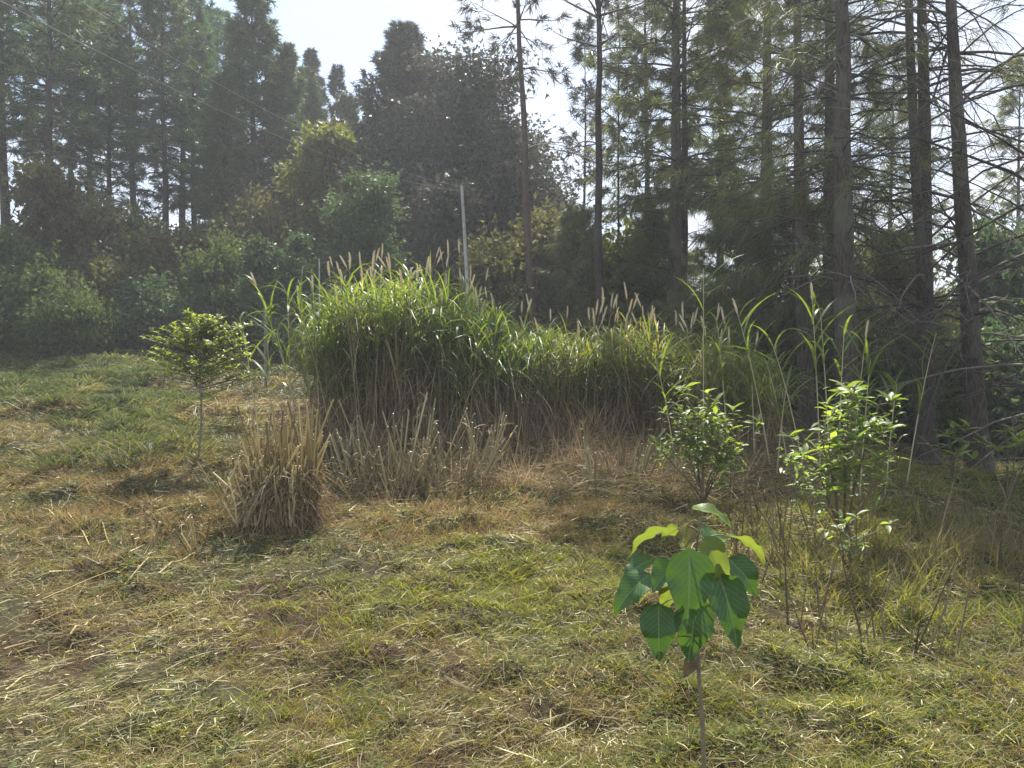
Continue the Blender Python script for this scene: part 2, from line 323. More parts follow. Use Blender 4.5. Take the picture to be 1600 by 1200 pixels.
        sidev = np.stack([-np.sin(Ad[bi]), np.cos(Ad[bi]), np.zeros(ns_)], 1) * np.where(g.random(ns_) < .5, -1, 1)[:, None]
        td = nrm(bd + sidev * (.4 + .8 * g.random(ns_))[:, None] + up * g.normal(-.05, .35, ns_)[:, None]); tl = Ld[bi] * (.12 + .38 * g.random(ns_))
        q = np.linspace(0, 1, 4)[None, :, None]
        Pq = o[:, None] + tl[:, None, None] * (td[:, None] * q + up * (-.3 * q ** 2)) + np.cumsum(g.normal(0, .02, (ns_, 4, 3)), 1) * q
        Lm.tube(Pq, (.002 + .003 * tl)[:, None] * np.array([1, .8, .6, .3])[None], 3, g.random(ns_) ** 2)
    return T, Lm, C
def add_tree(name, loc, meshes, label, cat, group=None, rz=0, scale=1):
    e = empty(name, loc, label, cat, group, rz, scale)
    for nm, me, mt in meshes:
        obj(nm, me, mt, e, 'stuff' if nm in ('crown', 'limbs', 'leaves', 'foliage') else None)
    return e
def tree_meshes(parts, bark, leafm):
    T, Lm, C = parts
    return [('trunk', T.mesh('trunk'), M[bark]), ('limbs', Lm.mesh('limbs'), M['twig']), ('crown', C.mesh('crown'), M[leafm])]

# back row on the left: tall pines, open trunks below a dense crown
back = [tree_meshes(pine(11, 13.0, .15, 6.0, 2.3, .34, 5, 9, 8, .30, .034, 0, 42, .3, dead=(34, 2.0, 7, 1.8), toppow=.62), 'bark_dark', 'needle'),
        tree_meshes(pine(12, 12.5, .14, 4.6, 2.0, .34, 5, 9, 8, .30, .034, 0, 50, .25, dead=(30, 1.5, 6, 1.6), toppow=.6), 'bark_dark', 'needle_blue'),
        tree_meshes(pine(13, 13.5, .15, 7.0, 2.5, .34, 5, 9, 8, .31, .034, 5, 45, .3, dead=(40, 2, 8, 1.8), toppow=.55), 'bark_dark', 'needle_blue'),
        tree_meshes(pine(14, 12.0, .16, 1.2, 2.3, .30, 6, 10, 8, .30, .040, 5, 55, .3, toppow=.7), 'bark_dark', 'needle')]
BH = [13.0, 12.5, 13.5, 12.0]
def fit(px, d, row, H): return (CAMZ + (HZ - row) / FPX * d - on_ground(px, d)[2]) / H
rows = [  # px, distance, variant, top row, label
    (-60, 21, 2, -320, 'tall pine cut off by the left edge of the view'),  # tops out of view, raised from here to the corner pine to shade the bank
    (12, 24, 1, -230, 'tall blue green pine standing nearest the left edge'),
    (85, 21, 0, -190, 'tall pine with a stout dark trunk in the left corner of the wood'),
    (116, 29, 2, -10, 'slim back pine just right of the stout corner pine'),
    (142, 27, 0, -30, 'second slim pine right of the stout corner pine'),
    (176, 24, 1, 18, 'blue green pine behind the thicket of grey green bushes'),
    (214, 26, 2, -55, 'pine whose bare lower trunk stands against a white gap of sky'),
    (262, 23, 0, -25, 'pine with reddish dark trunk over the brown leaved bush'),
    (286, 27, 2, -50, 'back pine in the tight trio of trunks left of the dark conifers'),
    (306, 25, 1, 12, 'rightmost trunk of the tight trio left of the dark conifers'),
    (345, 28, 1, 25, 'bluish pine filling the gap before the dense dark conifer'),
    (398, 24, 3, -22, 'dense dark conifer reaching the top of the picture left of the open sky'),
    (352, 22, 3, 130, 'shorter dense dark conifer in front of the tallest dense one'),
    (448, 25, 3, 80, 'dense dark conifer at the right end of the left wood'),
    (482, 28, 3, 118, 'dense dark conifer in front of the candle topped pines'),
    (545, 29, 3, 158, 'low dense conifer filling the gap between the left wood and the dark dome'),
]
for i, (px, d, v, row, lab) in enumerate(rows):
    add_tree('pine_tree', on_ground(px, d), back[v], lab, 'pine tree', 'pines of the wood on the left', rz=i * 1.7, scale=fit(px, d, row, BH[v]))

# slender candle-topped pines behind
cand = tree_meshes(pine(21, 13.0, .12, 4, 1.5, .36, 4, 7, 9, .30, .04, 20, 70, .1, toppow=.6), 'bark_dark', 'needle_dark')
for i, (px, d, row, lab) in enumerate([(489, 30, 85, 'candle topped pine behind the dense conifers, left of the yellow tree'), (503, 32, 128, 'candle topped pine just above the yellow green tree'), (527, 30, 112, 'small candle topped pine alone against the sky beside the dark dome')]):
    add_tree('pine_tree', on_ground(px, d), cand, lab, 'pine tree', 'candle topped pines on the skyline', rz=i * 2.1, scale=fit(px, d, row, 13.0))

# ------------------------------------------------------------------ broadleaf masses
def leafy(seed, W, H, base=.0, nl=26, per=420, leaf=.11, asp=.5, flat=.7, dep=1.0, trunk=.08, peak=0., lobe=.3, splay=.5, prof=(1, 0)):
    g = np.random.default_rng(seed); T, Lm, C = Acc(), Acc(), Acc()
    # lobe centres inside an egg from z=base..H
    c = []
    while len(c) < nl:
        p = g.uniform(-1, 1, 3); zz = (p[2] + 1) / 2
        rr = math.sqrt(max(0., 1 - (2 * zz - 1) ** 2 * .95)) * (1 - peak * zz)
        if math.hypot(p[0], p[1]) < rr * .8: c.append((p[0] * W / 2, p[1] * W / 2 * dep, base + (H - base) * (zz * .86 + .04)))
    c = np.array(c); lr = W * lobe * (.35 + .95 * g.random(nl) ** 1.3) * (1 - peak * .6 * (c[:, 2] - base) / (H - base))
    bi = np.repeat(np.arange(nl), (per * (lr / lr.mean()) ** 2).astype(int)); n = len(bi)
    dv = nrm(g.normal(size=(n, 3))); rr = (.35 + .65 * g.random(n) ** .7) * (1 + .30 * g.normal(size=n))
    pos = c[bi] + dv * (lr[bi] * rr)[:, None] * np.array([1, 1, flat])
    pos[:, 2] = np.maximum(pos[:, 2], .05)
    # sprays: leaves grouped in threes
    d = nrm(dv * splay + g.normal(0, .6, (n, 3)) + np.array([0, 0, .1])); gg = np.tile([[0, 0, -.25]], (n, 1))
    lvar = np.clip(g.random(nl)[bi] * .45 + g.random(n) * .55, 0, 1)
    L_ = leaf * (.6 + .8 * g.random(n)); asp = asp * 1.35; C.ribbon(pos, d, gg, L_, L_ * asp, prof, lvar, g.normal(size=(n, 3)))
    C.ribbon(pos, nrm(d + g.normal(0, .8, (n, 3))), gg, L_ * .9, L_ * asp, prof, lvar, g.normal(size=(n, 3)))
    ns2 = nl * 5; bs = np.repeat(np.arange(nl), 5); sdv = nrm(g.normal(size=(ns2, 3)) + np.array([0, 0, .6])); s0 = c[bs] + sdv * lr[bs][:, None] * np.array([.8, .8, flat * .8]); sl = W * (.07 + .13 * g.random(ns2)); q = np.linspace(0, 1, 3)[None, :, None]
    s1 = s0 + nrm(sdv + np.array([0, 0, .5])) * sl[:, None]; Lm.tube(s0[:, None] * (1 - q) + s1[:, None] * q, trunk * .07 * np.array([[1, .8, .4]]), 3, g.random(ns2))
    m2 = ns2 * 12; b2 = np.repeat(np.arange(ns2), 12); f2 = g.random(m2)[:, None]; p2 = s0[b2] * (1 - f2) + s1[b2] * f2 + g.normal(0, .02, (m2, 3)) * W * .3; L2 = leaf * (.7 + .8 * g.random(m2))
    C.ribbon(p2, nrm(g.normal(size=(m2, 3)) + sdv[b2] * .6), np.tile([[0, 0, -.25]], (m2, 1)), L2, L2 * asp * .8, prof, g.random(m2), g.normal(size=(m2, 3)))
    K = 8; t = np.linspace(0, 1, K); ax = np.stack([np.sin(t * 3 + seed) * W * .02, np.cos(t * 2.3) * W * .02 - W * .02, t * H * .85], 1)
    T.tube(ax, trunk * (1 - .85 * t) + trunk * .3 * np.exp(-t * 25), 8)
    z0 = np.clip(c[:, 2] * .55, .05, H * .8); o = np.stack([np.interp(z0, ax[:, 2], ax[:, 0]), np.interp(z0, ax[:, 2], ax[:, 1]), z0], 1)
    tt = np.linspace(0, 1, 5)[None, :, None]; Pb = o[:, None] * (1 - tt) + c[:, None] * tt + np.array([0, 0, 1]) * (tt * (1 - tt)) * -.1 * H * .3
    Lm.tube(Pb, trunk * .45 * np.linspace(1, .2, 5)[None], 4, g.random(nl) * .5)
    m = nl * 6; bj = np.repeat(np.arange(nl), 6); e = c[bj] + nrm(g.normal(size=(m, 3))) * lr[bj][:, None] * .95 * np.array([1, 1, flat]); o2 = Pb[bj, 3]
    q = np.linspace(0, 1, 3)[None, :, None]; Lm.tube(o2[:, None] * (1 - q) + e[:, None] * q, trunk * .12 * np.array([[1, .7, .3]]), 3, g.random(m) * .6)
    return T, Lm, C
def put_leafy(name, loc, parts, leafm, label, cat, group=None, rz=0, scale=1, bark='bark_dark'):
    return add_tree(name, loc, tree_meshes(parts, bark, leafm), label, cat, group, rz, scale)

# the big dark dome in the middle: a peaked conifer with two rounded companions
add_tree('cypress_tree', on_ground(633, 25), tree_meshes(pine(31, 9.9, .28, .5, 4.0, .24, 8, 14, 9, .27, .042, 8, 62, .32, toppow=.85), 'bark_dark', 'needle_dark'), 'big dark conifer with the pointed top in the middle of the view', 'conifer', scale=fit(633, 25, 66, 9.9))
put_leafy('broad_tree', on_ground(722, 24.2), leafy(32, 6.2, 8.5, .6, 90, 760, .12, .5, .6, .8, .2, .15, .22), 'needle_dark', 'dark rounded tree right of the pointed conifer, behind the pale pole', 'tree')
put_leafy('broad_tree', on_ground(662, 23.4), leafy(33, 5.2, 7.4, .3, 66, 640, .12, .5, .5, .8, .2, .2, .22), 'needle_dark', 'low dark tree filling the foot of the pointed conifer', 'tree')
put_leafy('broad_tree', on_ground(795, 25), leafy(34, 3.2, 7.2, .5, 34, 480, .12, .5, .6, .9, .16, .2, .26), 'leaf_dim', 'dim olive tree at the right shoulder of the dark dome, beside the leaning pine', 'tree')
put_leafy('broad_tree', on_ground(584, 25.5), leafy(35, 2.6, 7.6, .5, 30, 480, .12, .5, .6, .9, .16, .35, .24), 'needle_dark', 'dark tree at the left shoulder of the dome next to the yellow tree', 'tree')
put_leafy('broad_tree', on_ground(518, 21.5), leafy(36, 2.3, 6.3, 1.2, 34, 560, .12, .5, .7, .9, .12, .35, .26), 'leaf_yellow', 'yellow green sunlit tree between the dark conifers and the dark dome', 'tree')
put_leafy('young_tree', on_ground(570, 17.8), leafy(37, 2.5, 4.6, .2, 40, 760, .075, .45, .8, .9, .06, .5, .22), 'leaf_blue', 'soft blue green young tree in front of the dark dome', 'young tree')
put_leafy('young_tree', on_ground(426, 17), leafy(38, 1.5, 3.6, .2, 24, 620, .075, .45, .9, .9, .05, .65, .26), 'leaf_blue', 'pointed blue green young tree left of the larger soft one', 'young tree')
put_leafy('young_tree', on_ground(470, 16.8), leafy(39, 1.4, 2.8, .1, 20, 560, .075, .45, .8, .9, .05, .5, .26), 'leaf_blue', 'small blue green young tree between its two taller neighbours', 'young tree')

# undergrowth bushes
bushv = [leafy(41, 3.0, 2.6, 0, 26, 420, .10, .5, .7, .8, .04, .3, .24), leafy(42, 2.6, 3.2, 0, 26, 420, .10, .5, .75, .8, .04, .45, .24),
         leafy(43, 3.6, 2.2, 0, 28, 420, .10, .5, .6, .8, .04, .2, .22), leafy(44, 2.2, 1.8, 0, 22, 400, .085, .5, .7, .8, .03, .3, .26)]
bush_me = [[('stem', T.mesh('stem'), 'bark_dark'), ('limbs', Lm.mesh('limbs'), 'twig'), ('foliage', C.mesh('foliage'), None)] for T, Lm, C in bushv]
for v_ in bush_me: v_[2][1].materials.append(M['leaf_mid'])
def put_bush(loc, v, lm, label, rz):
    e = empty('bush', loc, label, 'bush', 'bushes of the undergrowth', rz)
    for nm, me, mt in bush_me[v]:
        o = obj(nm, me, M[mt] if mt else None, e, None if nm == 'stem' else 'stuff')
        if nm == 'foliage': o.material_slots[0].link = 'OBJECT'; o.material_slots[0].material = M[lm]
    return e
bushes = [
    (-40, 18, 1, 'leaf_dim', 1.15, 'brownish bush cut off by the left edge'),
    (25, 17, 0, 'leaf_mid', .85, 'green bush nearest the left edge, below the tall thicket'),
    (95, 19.5, 1, 'leaf_dim', 1.35, 'tall olive bush rising under the corner pines'),
    (60, 16.8, 2, 'leaf_mid', .85, 'wide green bush in the left thicket'),
    (155, 18, 0, 'leaf_dim', 1.0, 'olive bush in the middle of the left thicket'),
    (112, 16.0, 2, 'leaf_mid', .62, 'low green bush at the front of the left thicket'),
    (215, 20, 1, 'leaf_mid', 1.0, 'green bush below the white gap of sky'),
    (230, 17.5, 3, 'leaf_blue', 1.0, 'small bluish bush behind the bright little tree'),
    (300, 19.5, 1, 'leaf_dim', 1.15, 'brownish bare looking bush behind the bright little tree'),
    (345, 18, 0, 'leaf_mid', .9, 'green bush right of the brownish bare looking one'),
    (390, 21, 1, 'leaf_dim', 1.2, 'dim bush behind the pointed blue green young tree'),
    (510, 21, 0, 'leaf_mid', 1.1, 'dark green bush between the blue green young trees'),
    (640, 18.5, 2, 'needle_dark', .9, 'dark bush behind the seed heads at the top of the tall grass'),
    (700, 19.5, 1, 'needle_dark', 1.1, 'dark bush just left of the pale pole'),
    (765, 17.5, 0, 'leaf_dim', .95, 'grey olive bush just right of the pale pole'),
    (850, 18.5, 1, 'leaf_dim', 1.15, 'dim bush between the leaning pine and the straight pine'),
    (905, 20, 1, 'leaf_yellow', 1.2, 'backlit yellowish bush left of the straight black trunk'),  # yellow leaves in these rows put the backlight into the colour
    (960, 17.5, 0, 'leaf_yellow', .9, 'olive bush right of the straight black trunk'),
    (1010, 20, 1, 'leaf_yellow', 1.1, 'green bush left of the twin trunks'),
    (1085, 18, 2, 'leaf_dim', 1.1, 'olive bush right of the twin trunks'),
    (1210, 17, 1, 'leaf_dim', 1.0, 'olive bush behind the draped pine'),
    (1290, 15.5, 0, 'leaf_mid', 1.0, 'green bush seen between the draped pine and the thick trunk'),
    (1370, 17, 1, 'leaf_yellow', 1.35, 'yellow lit bush right of the thick trunk'),
    (1420, 13.8, 2, 'leaf_mid', 1.1, 'dark green bush behind the forked pine'),
    (1480, 18, 1, 'leaf_mid', 1.5, 'tall green bush between the forked pine and the straight pine'),
    (1560, 14.5, 1, 'leaf_blue', 1.2, 'bluish bush behind the rightmost pine'),
    (1610, 12.6, 2, 'leaf_blue', 1.0, 'bluish bush cut off by the right edge'),
    (1505, 12.4, 3, 'leaf_mid', 1.0, 'small dark bush left of the rightmost trunk foot'),
    (1590, 19, 1, 'leaf_dim', 1.7, 'tall dim bush at the far right behind the bare branches'),
    (1340, 12.6, 3, 'leaf_mid', .9, 'small green bush at the foot of the thick trunk'),
    (1250, 12.6, 3, 'leaf_dim', .9, 'small olive bush at the foot of the draped pine'),
]
for i, (px, d, v, lm, s, lab) in enumerate(bushes):
    e = put_bush(on_ground(px, d), v, lm, lab, i * 1.3); e.scale = (s * (.85 + .3 * ((i * 7) % 5) / 4), s * .95, s * (.85 + .4 * ((i * 3) % 4) / 3))
# far wood behind everything, beyond the rise and down the slope on the right
fg = Acc(); g0 = np.random.default_rng(5)
n = 60000; ang = g0.uniform(-.72, .85, n); dd = g0.uniform(40, 52, n)
hh = 1.6 + 2.2 * fbm(ang * 14, ang * 0 + 2, 9) + 3.4 * sst(.05, .35, ang)
zz = hh * g0.random(n) ** .8
xx = np.tan(ang) * dd
pos = np.stack([xx, dd, ground_z(xx, dd) + zz], 1)
fg.ribbon(pos, nrm(g0.normal(size=(n, 3))), np.zeros((n, 3)), .45 * (.5 + g0.random(n)), np.full(n, .34), (1, 0), g0.random(n))
obj('far_wood', fg, M['leaf_dim'], kind='stuff')

# ------------------------------------------------------------------ pines in the centre and on the right
add_tree('pine_tree', on_ground(833, 17), tree_meshes(pine(51, 11.5, .095, 6.2, 1.6, .5, 4, 6, 12, .24, .020, 0, 55, .25, lean=(-.45, 0), dead=(16, 4.0, 7, 1.3), tuftp=(.8, 1.)), 'bark_red', 'needle_dark'), 'thin pine with reddish trunk leaning left at the right edge of the dark dome', 'pine tree')
add_tree('pine_tree', on_ground(938, 15), tree_meshes(pine(52, 12, .085, 6.2, 1.9, .45, 5, 6, 9, .20, .014, 25, 50, .1, lean=(-.15, 0), dead=(26, 3.8, 7, 1.4), tuftp=(.8, 1.), bare=.2), 'bark_dark', 'needle_dark'), 'straight black trunked pine with sparse tufts against the sky', 'pine tree')
add_tree('pine_tree', on_ground(966, 19), tree_meshes(pine(53, 10.8, .035, 4.5, .8, .45, 4, 5, 9, .2, .018, 10, 50, .2, lean=(-.1, 0), tuftp=(.8, 1.)), 'bark_dark', 'needle_dark'), 'very thin pine right of the straight black trunked one', 'pine tree')
add_tree('pine_tree', on_ground(912, 20), tree_meshes(pine(54, 8.0, .05, 1.0, 1.0, .40, 4, 6, 9, .24, .022, 10, 55, .3, tuftp=(.7, 1.)), 'bark_dark', 'needle_dark'), 'short young pine just left of the straight black trunk', 'pine tree')
mid = tree_meshes(pine(55, 12.0, .15, 3.6, 2.0, .40, 5, 8, 10, .28, .020, 5, 45, .35, dead=(18, 1.5, 5, 1.5), tuftp=(.6, .85, 1.), droop=.6), 'bark_pine', 'needle_olive')
mid2 = tree_meshes(pine(56, 11.5, .10, 3.8, 1.8, .42, 5, 7, 10, .28, .020, 5, 50, .35, dead=(16, 1.5, 5, 1.4), tuftp=(.6, .85, 1.), droop=.6), 'bark_dark', 'needle_olive')
add_tree('pine_tree', on_ground(1053, 16), mid, 'leafy pine with the thicker trunk of the twin pair', 'pine tree', 'leafy pines right of the centre', 0)
add_tree('pine_tree', on_ground(1070, 17), mid2, 'leafy pine with the thinner trunk of the twin pair', 'pine tree', 'leafy pines right of the centre', 1)
add_tree('pine_tree', on_ground(1010, 20), mid2, 'leafy pine behind and left of the twin pair', 'pine tree', 'leafy pines right of the centre', 2.2, .95)
add_tree('pine_tree', on_ground(1125, 21), mid, 'leafy pine far back between the twin pair and the single dark trunk', 'pine tree', 'leafy pines right of the centre', 3.1, .92)
add_tree('pine_tree', on_ground(1192, 14.5), mid, 'leafy pine with the single dark trunk right of the twin pair', 'pine tree', 'leafy pines right of the centre', 4.4, .95)
add_tree('pine_tree', on_ground(1385, 19), mid2, 'thin pine far back in the gap right of the thick trunk', 'pine tree', 'leafy pines right of the centre', 5.0, .85)
add_tree('pine_tree', on_ground(1590, 22), mid2, 'thin pine far back at the right edge', 'pine tree', 'leafy pines right of the centre', .7, .95)
near = [
    (1262, 11.2, 61, dict(H=8.5, r=.12, cb=1.9, bl=1.4, dz=.38, nb=4, tw=7, nn=12, nl=.28, nw=.009, el0=-5, el1=40, sag=.5, lean=(-.25, .2), dead=(36, 1.0, 5.5, 1.7), tuftp=(.5, .8, 1.), droop=.9, bare=.1), 'bark_pine', 'draped pine with hanging olive needles left of the thick trunk'),
    (1328, 9.6, 62, dict(H=9.5, r=.142, cb=2.6, bl=1.25, dz=.42, nb=4, tw=7, nn=12, nl=.28, nw=.008, el0=0, el1=40, sag=.4, lean=(-.25, .1), dead=(52, 1.3, 6, 1.8), tuftp=(.6, 1.), droop=.8, bare=.25), 'bark_pine', 'thickest pine trunk, grey lichened bark, behind the tall leafy shrub'),
    (1302, 12.0, 65, dict(H=9.5, r=.13, cb=3.6, bl=1.3, dz=.45, nb=4, tw=7, nn=12, nl=.30, nw=.010, el0=0, el1=40, sag=.5, lean=(-.2, .1), dead=(22, 2, 5.5, 1.6), tuftp=(.6, 1.), droop=.9, bare=.1), 'bark_pine', 'pine standing just behind and left of the thickest trunk'),
    (1450, 10.2, 63, dict(H=9, r=.125, cb=4.9, bl=1.8, dz=.5, nb=4, tw=6, nn=12, nl=.28, nw=.008, el0=5, el1=45, sag=.4, lean=(-.15, .2), dead=(56, 1.6, 6, 2.0), tuftp=(.6, 1.), droop=.7, bare=.25), 'bark_pine', 'pine with the forked twin stem between the thickest trunk and the rightmost one'),
    (1534, 9.8, 64, dict(H=9.5, r=.125, cb=4.8, bl=2.0, dz=.5, nb=4, tw=7, nn=12, nl=.28, nw=.008, el0=5, el1=45, sag=.4, lean=(-.62, .1), dead=(70, 1.4, 6, 2.2), tuftp=(.6, 1.), droop=.7, bare=.2), 'bark_pine', 'rightmost pine, slightly leaning left among bare branches'),
]
for px, d, sd_, kw, bark, lab in near:
    e = add_tree('pine_tree', on_ground(px, d), tree_meshes(pine(sd_, **kw), bark, 'needle_olive'), lab, 'pine tree', 'near pines on the right')
    if sd_ == 63:   # the second stem leaves the trunk low down
        a = Acc(); t = np.linspace(0, 1, 12)[:, None]
        a.tube(np.concatenate([.0 - .42 * t ** .6 + .0 * t, .05 * t, 1.9 + 7 * t], 1), .075 * (1 - .6 * t[:, 0]), 8); obj('trunk', a, M['bark_pine'], e)
# a pine out of view to the right whose dead branches reach into the picture
add_tree('pine_tree', on_ground(1720, 8.6), tree_meshes(pine(66, 9, .13, 6.5, 1.6, .6, 4, 6, 10, .28, .009, 5, 45, .4, dead=(60, 1.2, 5.5, 2.6), bare=.3), 'bark_pine', 'needle_olive'), 'pine just outside the right edge whose bare grey branches reach into view', 'pine tree', 'near pines on the right')

yp = tree_meshes(pine(71, 4.2, .06, .15, 1.7, .20, 6, 10, 12, .26, .012, 5, 60, .35, tuftp=(.5, .75, 1.), droop=.7, toppow=.6), 'bark_pine', 'needle_olive')
for i, (px, d, sc_, lab) in enumerate([(1150, 13.2, .8, 'soft feathery olive young pine behind the right end of the tall grass'), (1232, 12.4, .8, 'feathery young pine at the foot of the draped pine'), (1020, 16.5, .75, 'feathery young pine below the twin trunks'), (1400, 13.2, .8, 'feathery young pine in the shade behind the forked pine'), (900, 17.5, .75, 'feathery young pine left of the straight black trunk foot')]):
    add_tree('young_pine', on_ground(px, d), yp, lab, 'young pine', 'young feathery pines', rz=i * 1.9, scale=sc_)

# ------------------------------------------------------------------ pole, wires, stakes
e = empty('utility_pole', on_ground(737, 16), 'pale leaning pole standing behind the tall grass before the dark dome', 'pole')
base = np.array(on_ground(737, 16)); top = P(722, 292, 16) - base
a = Acc(); t = np.linspace(0, 1, 8)[:, None]; a.tube(top * t, .044 - .016 * t[:, 0], 12, cap=True); obj('shaft', a, M['pole'], e)
a = Acc(); a.tube(np.stack([top * .975, top * .985]), .026, 10, cap=True); obj('wire_band', a, M['stake'], e)
ends = [(P(140, 18, 7.0), 'lower of the two pale wires running up left from the pole'), (P(225, 12, 7.6), 'upper of the two pale wires running up left from the pole')]
for k, (p1, lab) in enumerate(ends):
    p0 = P(722, 300 - k * 7, 16); dvec = (p1 - p0); p2 = p0 + dvec * 1.35; t = np.linspace(0, 1, 24)[:, None]
    pts = p0 + (p2 - p0) * t - np.array([0, 0, 1]) * (4 * t * (1 - t)) * .42
    a = Acc(); a.tube(pts, .0019, 5); o = obj('overhead_wire', a, M['wire']); o['label'] = lab; o['category'] = 'wire'; o['group'] = 'overhead wires'
for px, py, d, r_, lab, mt in [(500, 405, 13, .014, 'thin white rod sticking up left of the grass seed heads', 'pole'), (415, 478, 12.5, .025, 'grey wooden stake behind the leaning canes', 'stake')]:
    b0 = np.array(on_ground(px, d)); tp = P(px, py, d) - b0; a = Acc(); t = np.linspace(0, 1, 4)[:, None]; a.tube(tp * t, r_ * (1 - .15 * t[:, 0]), 8, cap=True)
    o = obj('stake', a, M[mt], loc=b0); o['label'] = lab; o['category'] = 'stake'

# ------------------------------------------------------------------ tall grass (cane grass with seed heads)
def seed_mesh():
    a = Acc(); t = np.linspace(0, 1, 7)[:, None]; p = np.concatenate([.006 * np.sin(t * 3), 0 * t, .17 * t], 1)
    a.tube(p, np.array([.003, .009, .011, .011, .010, .007, .002]), 6, .6)
    g = np.random.default_rng(3); n = 90; z = g.random(n) * .16 + .005; an = g.random(n) * 6.283; hd = np.stack([np.cos(an), np.sin(an), .9 + 0 * an], 1)
    a.ribbon(np.stack([0 * z, 0 * z, z], 1), hd, np.zeros((n, 3)), np.full(n, .024), np.full(n, .003), (1, 0), g.random(n))
    m = a.mesh('seed_head'); m.materials.append(M['seed']); return m
SEED = seed_mesh()
def tall_clump(seed, n, pts, hfun, label, cat='grass clump', nseed=6, gstart=.5, green='grass_green', leaves=11, seeds=None):
    """n canes rooted inside an ellipse pts=(cx,cy,rx,ry); hfun(x,y)->height"""
    g = np.random.default_rng(seed); cx, cy, rx, ry = pts; cz = float(ground_z(cx, cy))
    e = empty('tall_grass_clump', (cx, cy, cz), label, cat, 'clumps of tall cane grass')
    a_ = g.random(n) * 6.283; rr = np.sqrt(g.random(n)); x = np.cos(a_) * rr * rx; y = np.sin(a_) * rr * ry
    z = ground_z(x + cx, y + cy) - cz; Hh = (hfun(x + cx, y + cy) - cz - z) * (.60 + .40 * g.random(n) ** .9) - .12 + .34 * (fbm((x + cx) * 3, (y + cy) * 3, 19, 2) - .5)
    lean = np.stack([x / rx * .13 + g.normal(0, .08, n), y / ry * .18 + g.normal(0, .08, n)], 1)
    b = np.stack([x, y, z], 1); K = 7; t = np.linspace(0, 1, K)
    pth = b[:, None] + np.stack([lean[:, 0:1] * Hh[:, None] * t ** 1.6, lean[:, 1:2] * Hh[:, None] * t ** 1.6, Hh[:, None] * t * .96], -1)
    c = Acc(); c.tube(pth, (.0055 + .003 * g.random(n))[:, None] * np.linspace(1, .5, K)[None], 4, g.random(n)); obj('canes', c, M['cane'], e, 'stuff')
    # green arching blades
    m = n * leaves; bi = np.repeat(np.arange(n), leaves); s = gstart - .12 + (1.12 - gstart) * g.random(m) ** .72; k = s * (K - 1); k0 = np.minimum(k.astype(int), K - 2); fr = (k - k0)[:, None]
    o = pth[bi, k0] * (1 - fr) + pth[bi, k0 + 1] * fr; an = g.random(m) * 6.283
    stf = g.random(m); hd = np.stack([np.cos(an), np.sin(an), .9 + 2.4 * s * stf], 1); Ll = (.34 + .50 * g.random(m)); gg = np.stack([np.cos(an) * .2, np.sin(an) * .2, -.38 - .8 * (1 - stf) * (.5 + g.random(m)) * (1.25 - .6 * s)], 1)
    wv = np.stack([-np.sin(an), np.cos(an), g.normal(0, .4, m)], 1)
    lv = Acc(); lv.ribbon(o, hd, gg, Ll, .008 + .011 * g.random(m), (.7, 1, .95, .6, 0), np.clip(g.normal(.45, .25, m), 0, 1), wv); obj('leaves', lv, M[green], e, 'stuff')
    # dead blades hanging in the lower half
    m = n * 9; bi = np.repeat(np.arange(n), 9); s = .05 + .85 * g.random(m) ** 1.5; k = s * (K - 1); k0 = np.minimum(k.astype(int), K - 2); fr = (k - k0)[:, None]
    o = pth[bi, k0] * (1 - fr) + pth[bi, k0 + 1] * fr; an = g.random(m) * 6.283; hd = np.stack([np.cos(an) * .5, np.sin(an) * .5, g.normal(.15, .6, m)], 1)
    dl = Acc(); dl.ribbon(o, hd, np.stack([0 * an, 0 * an, -.9 + 0 * an], 1), .2 + .4 * g.random(m), .006 + .010 * g.random(m), (.7, 1, .8, .5, 0), g.random(m)); obj('dead_leaves', dl, M['grass_dead'], e, 'stuff')
    # seed heads: on the tallest canes, each a part
    idx = np.argsort(-(pth[:, -1, 2] + g.normal(0, .30, n)))[:nseed + 2]
    ex_l = []; locs_ = []
    for i in idx:
        o = obj('seed_head', SEED, None, e); tip = pth[i, -1]; ex = .12 + .36 * g.random(); ex_l.append((tip, ex))
        dv = nrm(np.array([g.normal(0, .26), g.normal(0, .15), 1.])); q = Vector(dv).to_track_quat('Z', 'Y'); st = Acc()
        o.location = tip + dv * ex; locs_.append(tip + dv * ex); o.rotation_mode = 'QUATERNION'; o.rotation_quaternion = q; sc_ = .72 + .5 * g.random(); o.scale = (sc_, sc_, sc_ * (.9 + .4 * g.random()))
    st = Acc(); tips = pth[idx, -1]; locs = np.array(locs_); q = np.linspace(0, 1, 3)[None, :, None]
    st.tube(tips[:, None] * (1 - q) + locs[:, None] * q, .0025, 3, .9); obj('flower_stalks', st, M['cane'], e, 'stuff')
    return e
def H_at(pxtop):   # height above datum of a canopy top row at distance y
    xs = [p[0] for p in pxtop]; ys = [p[1] for p in pxtop]
    def f(x, y):
        px = 800 + x / y * FPX; row = np.interp(px, xs, ys); return CAMZ + (HZ - row) / FPX * y
    return f
top = H_at([(440, 520), (490, 480), (520, 445), (560, 428), (620, 412), (680, 432), (735, 468), (790, 490), (850, 515), (920, 525), (975, 498), (1030, 512), (1100, 512), (1150, 530), (1220, 570)])
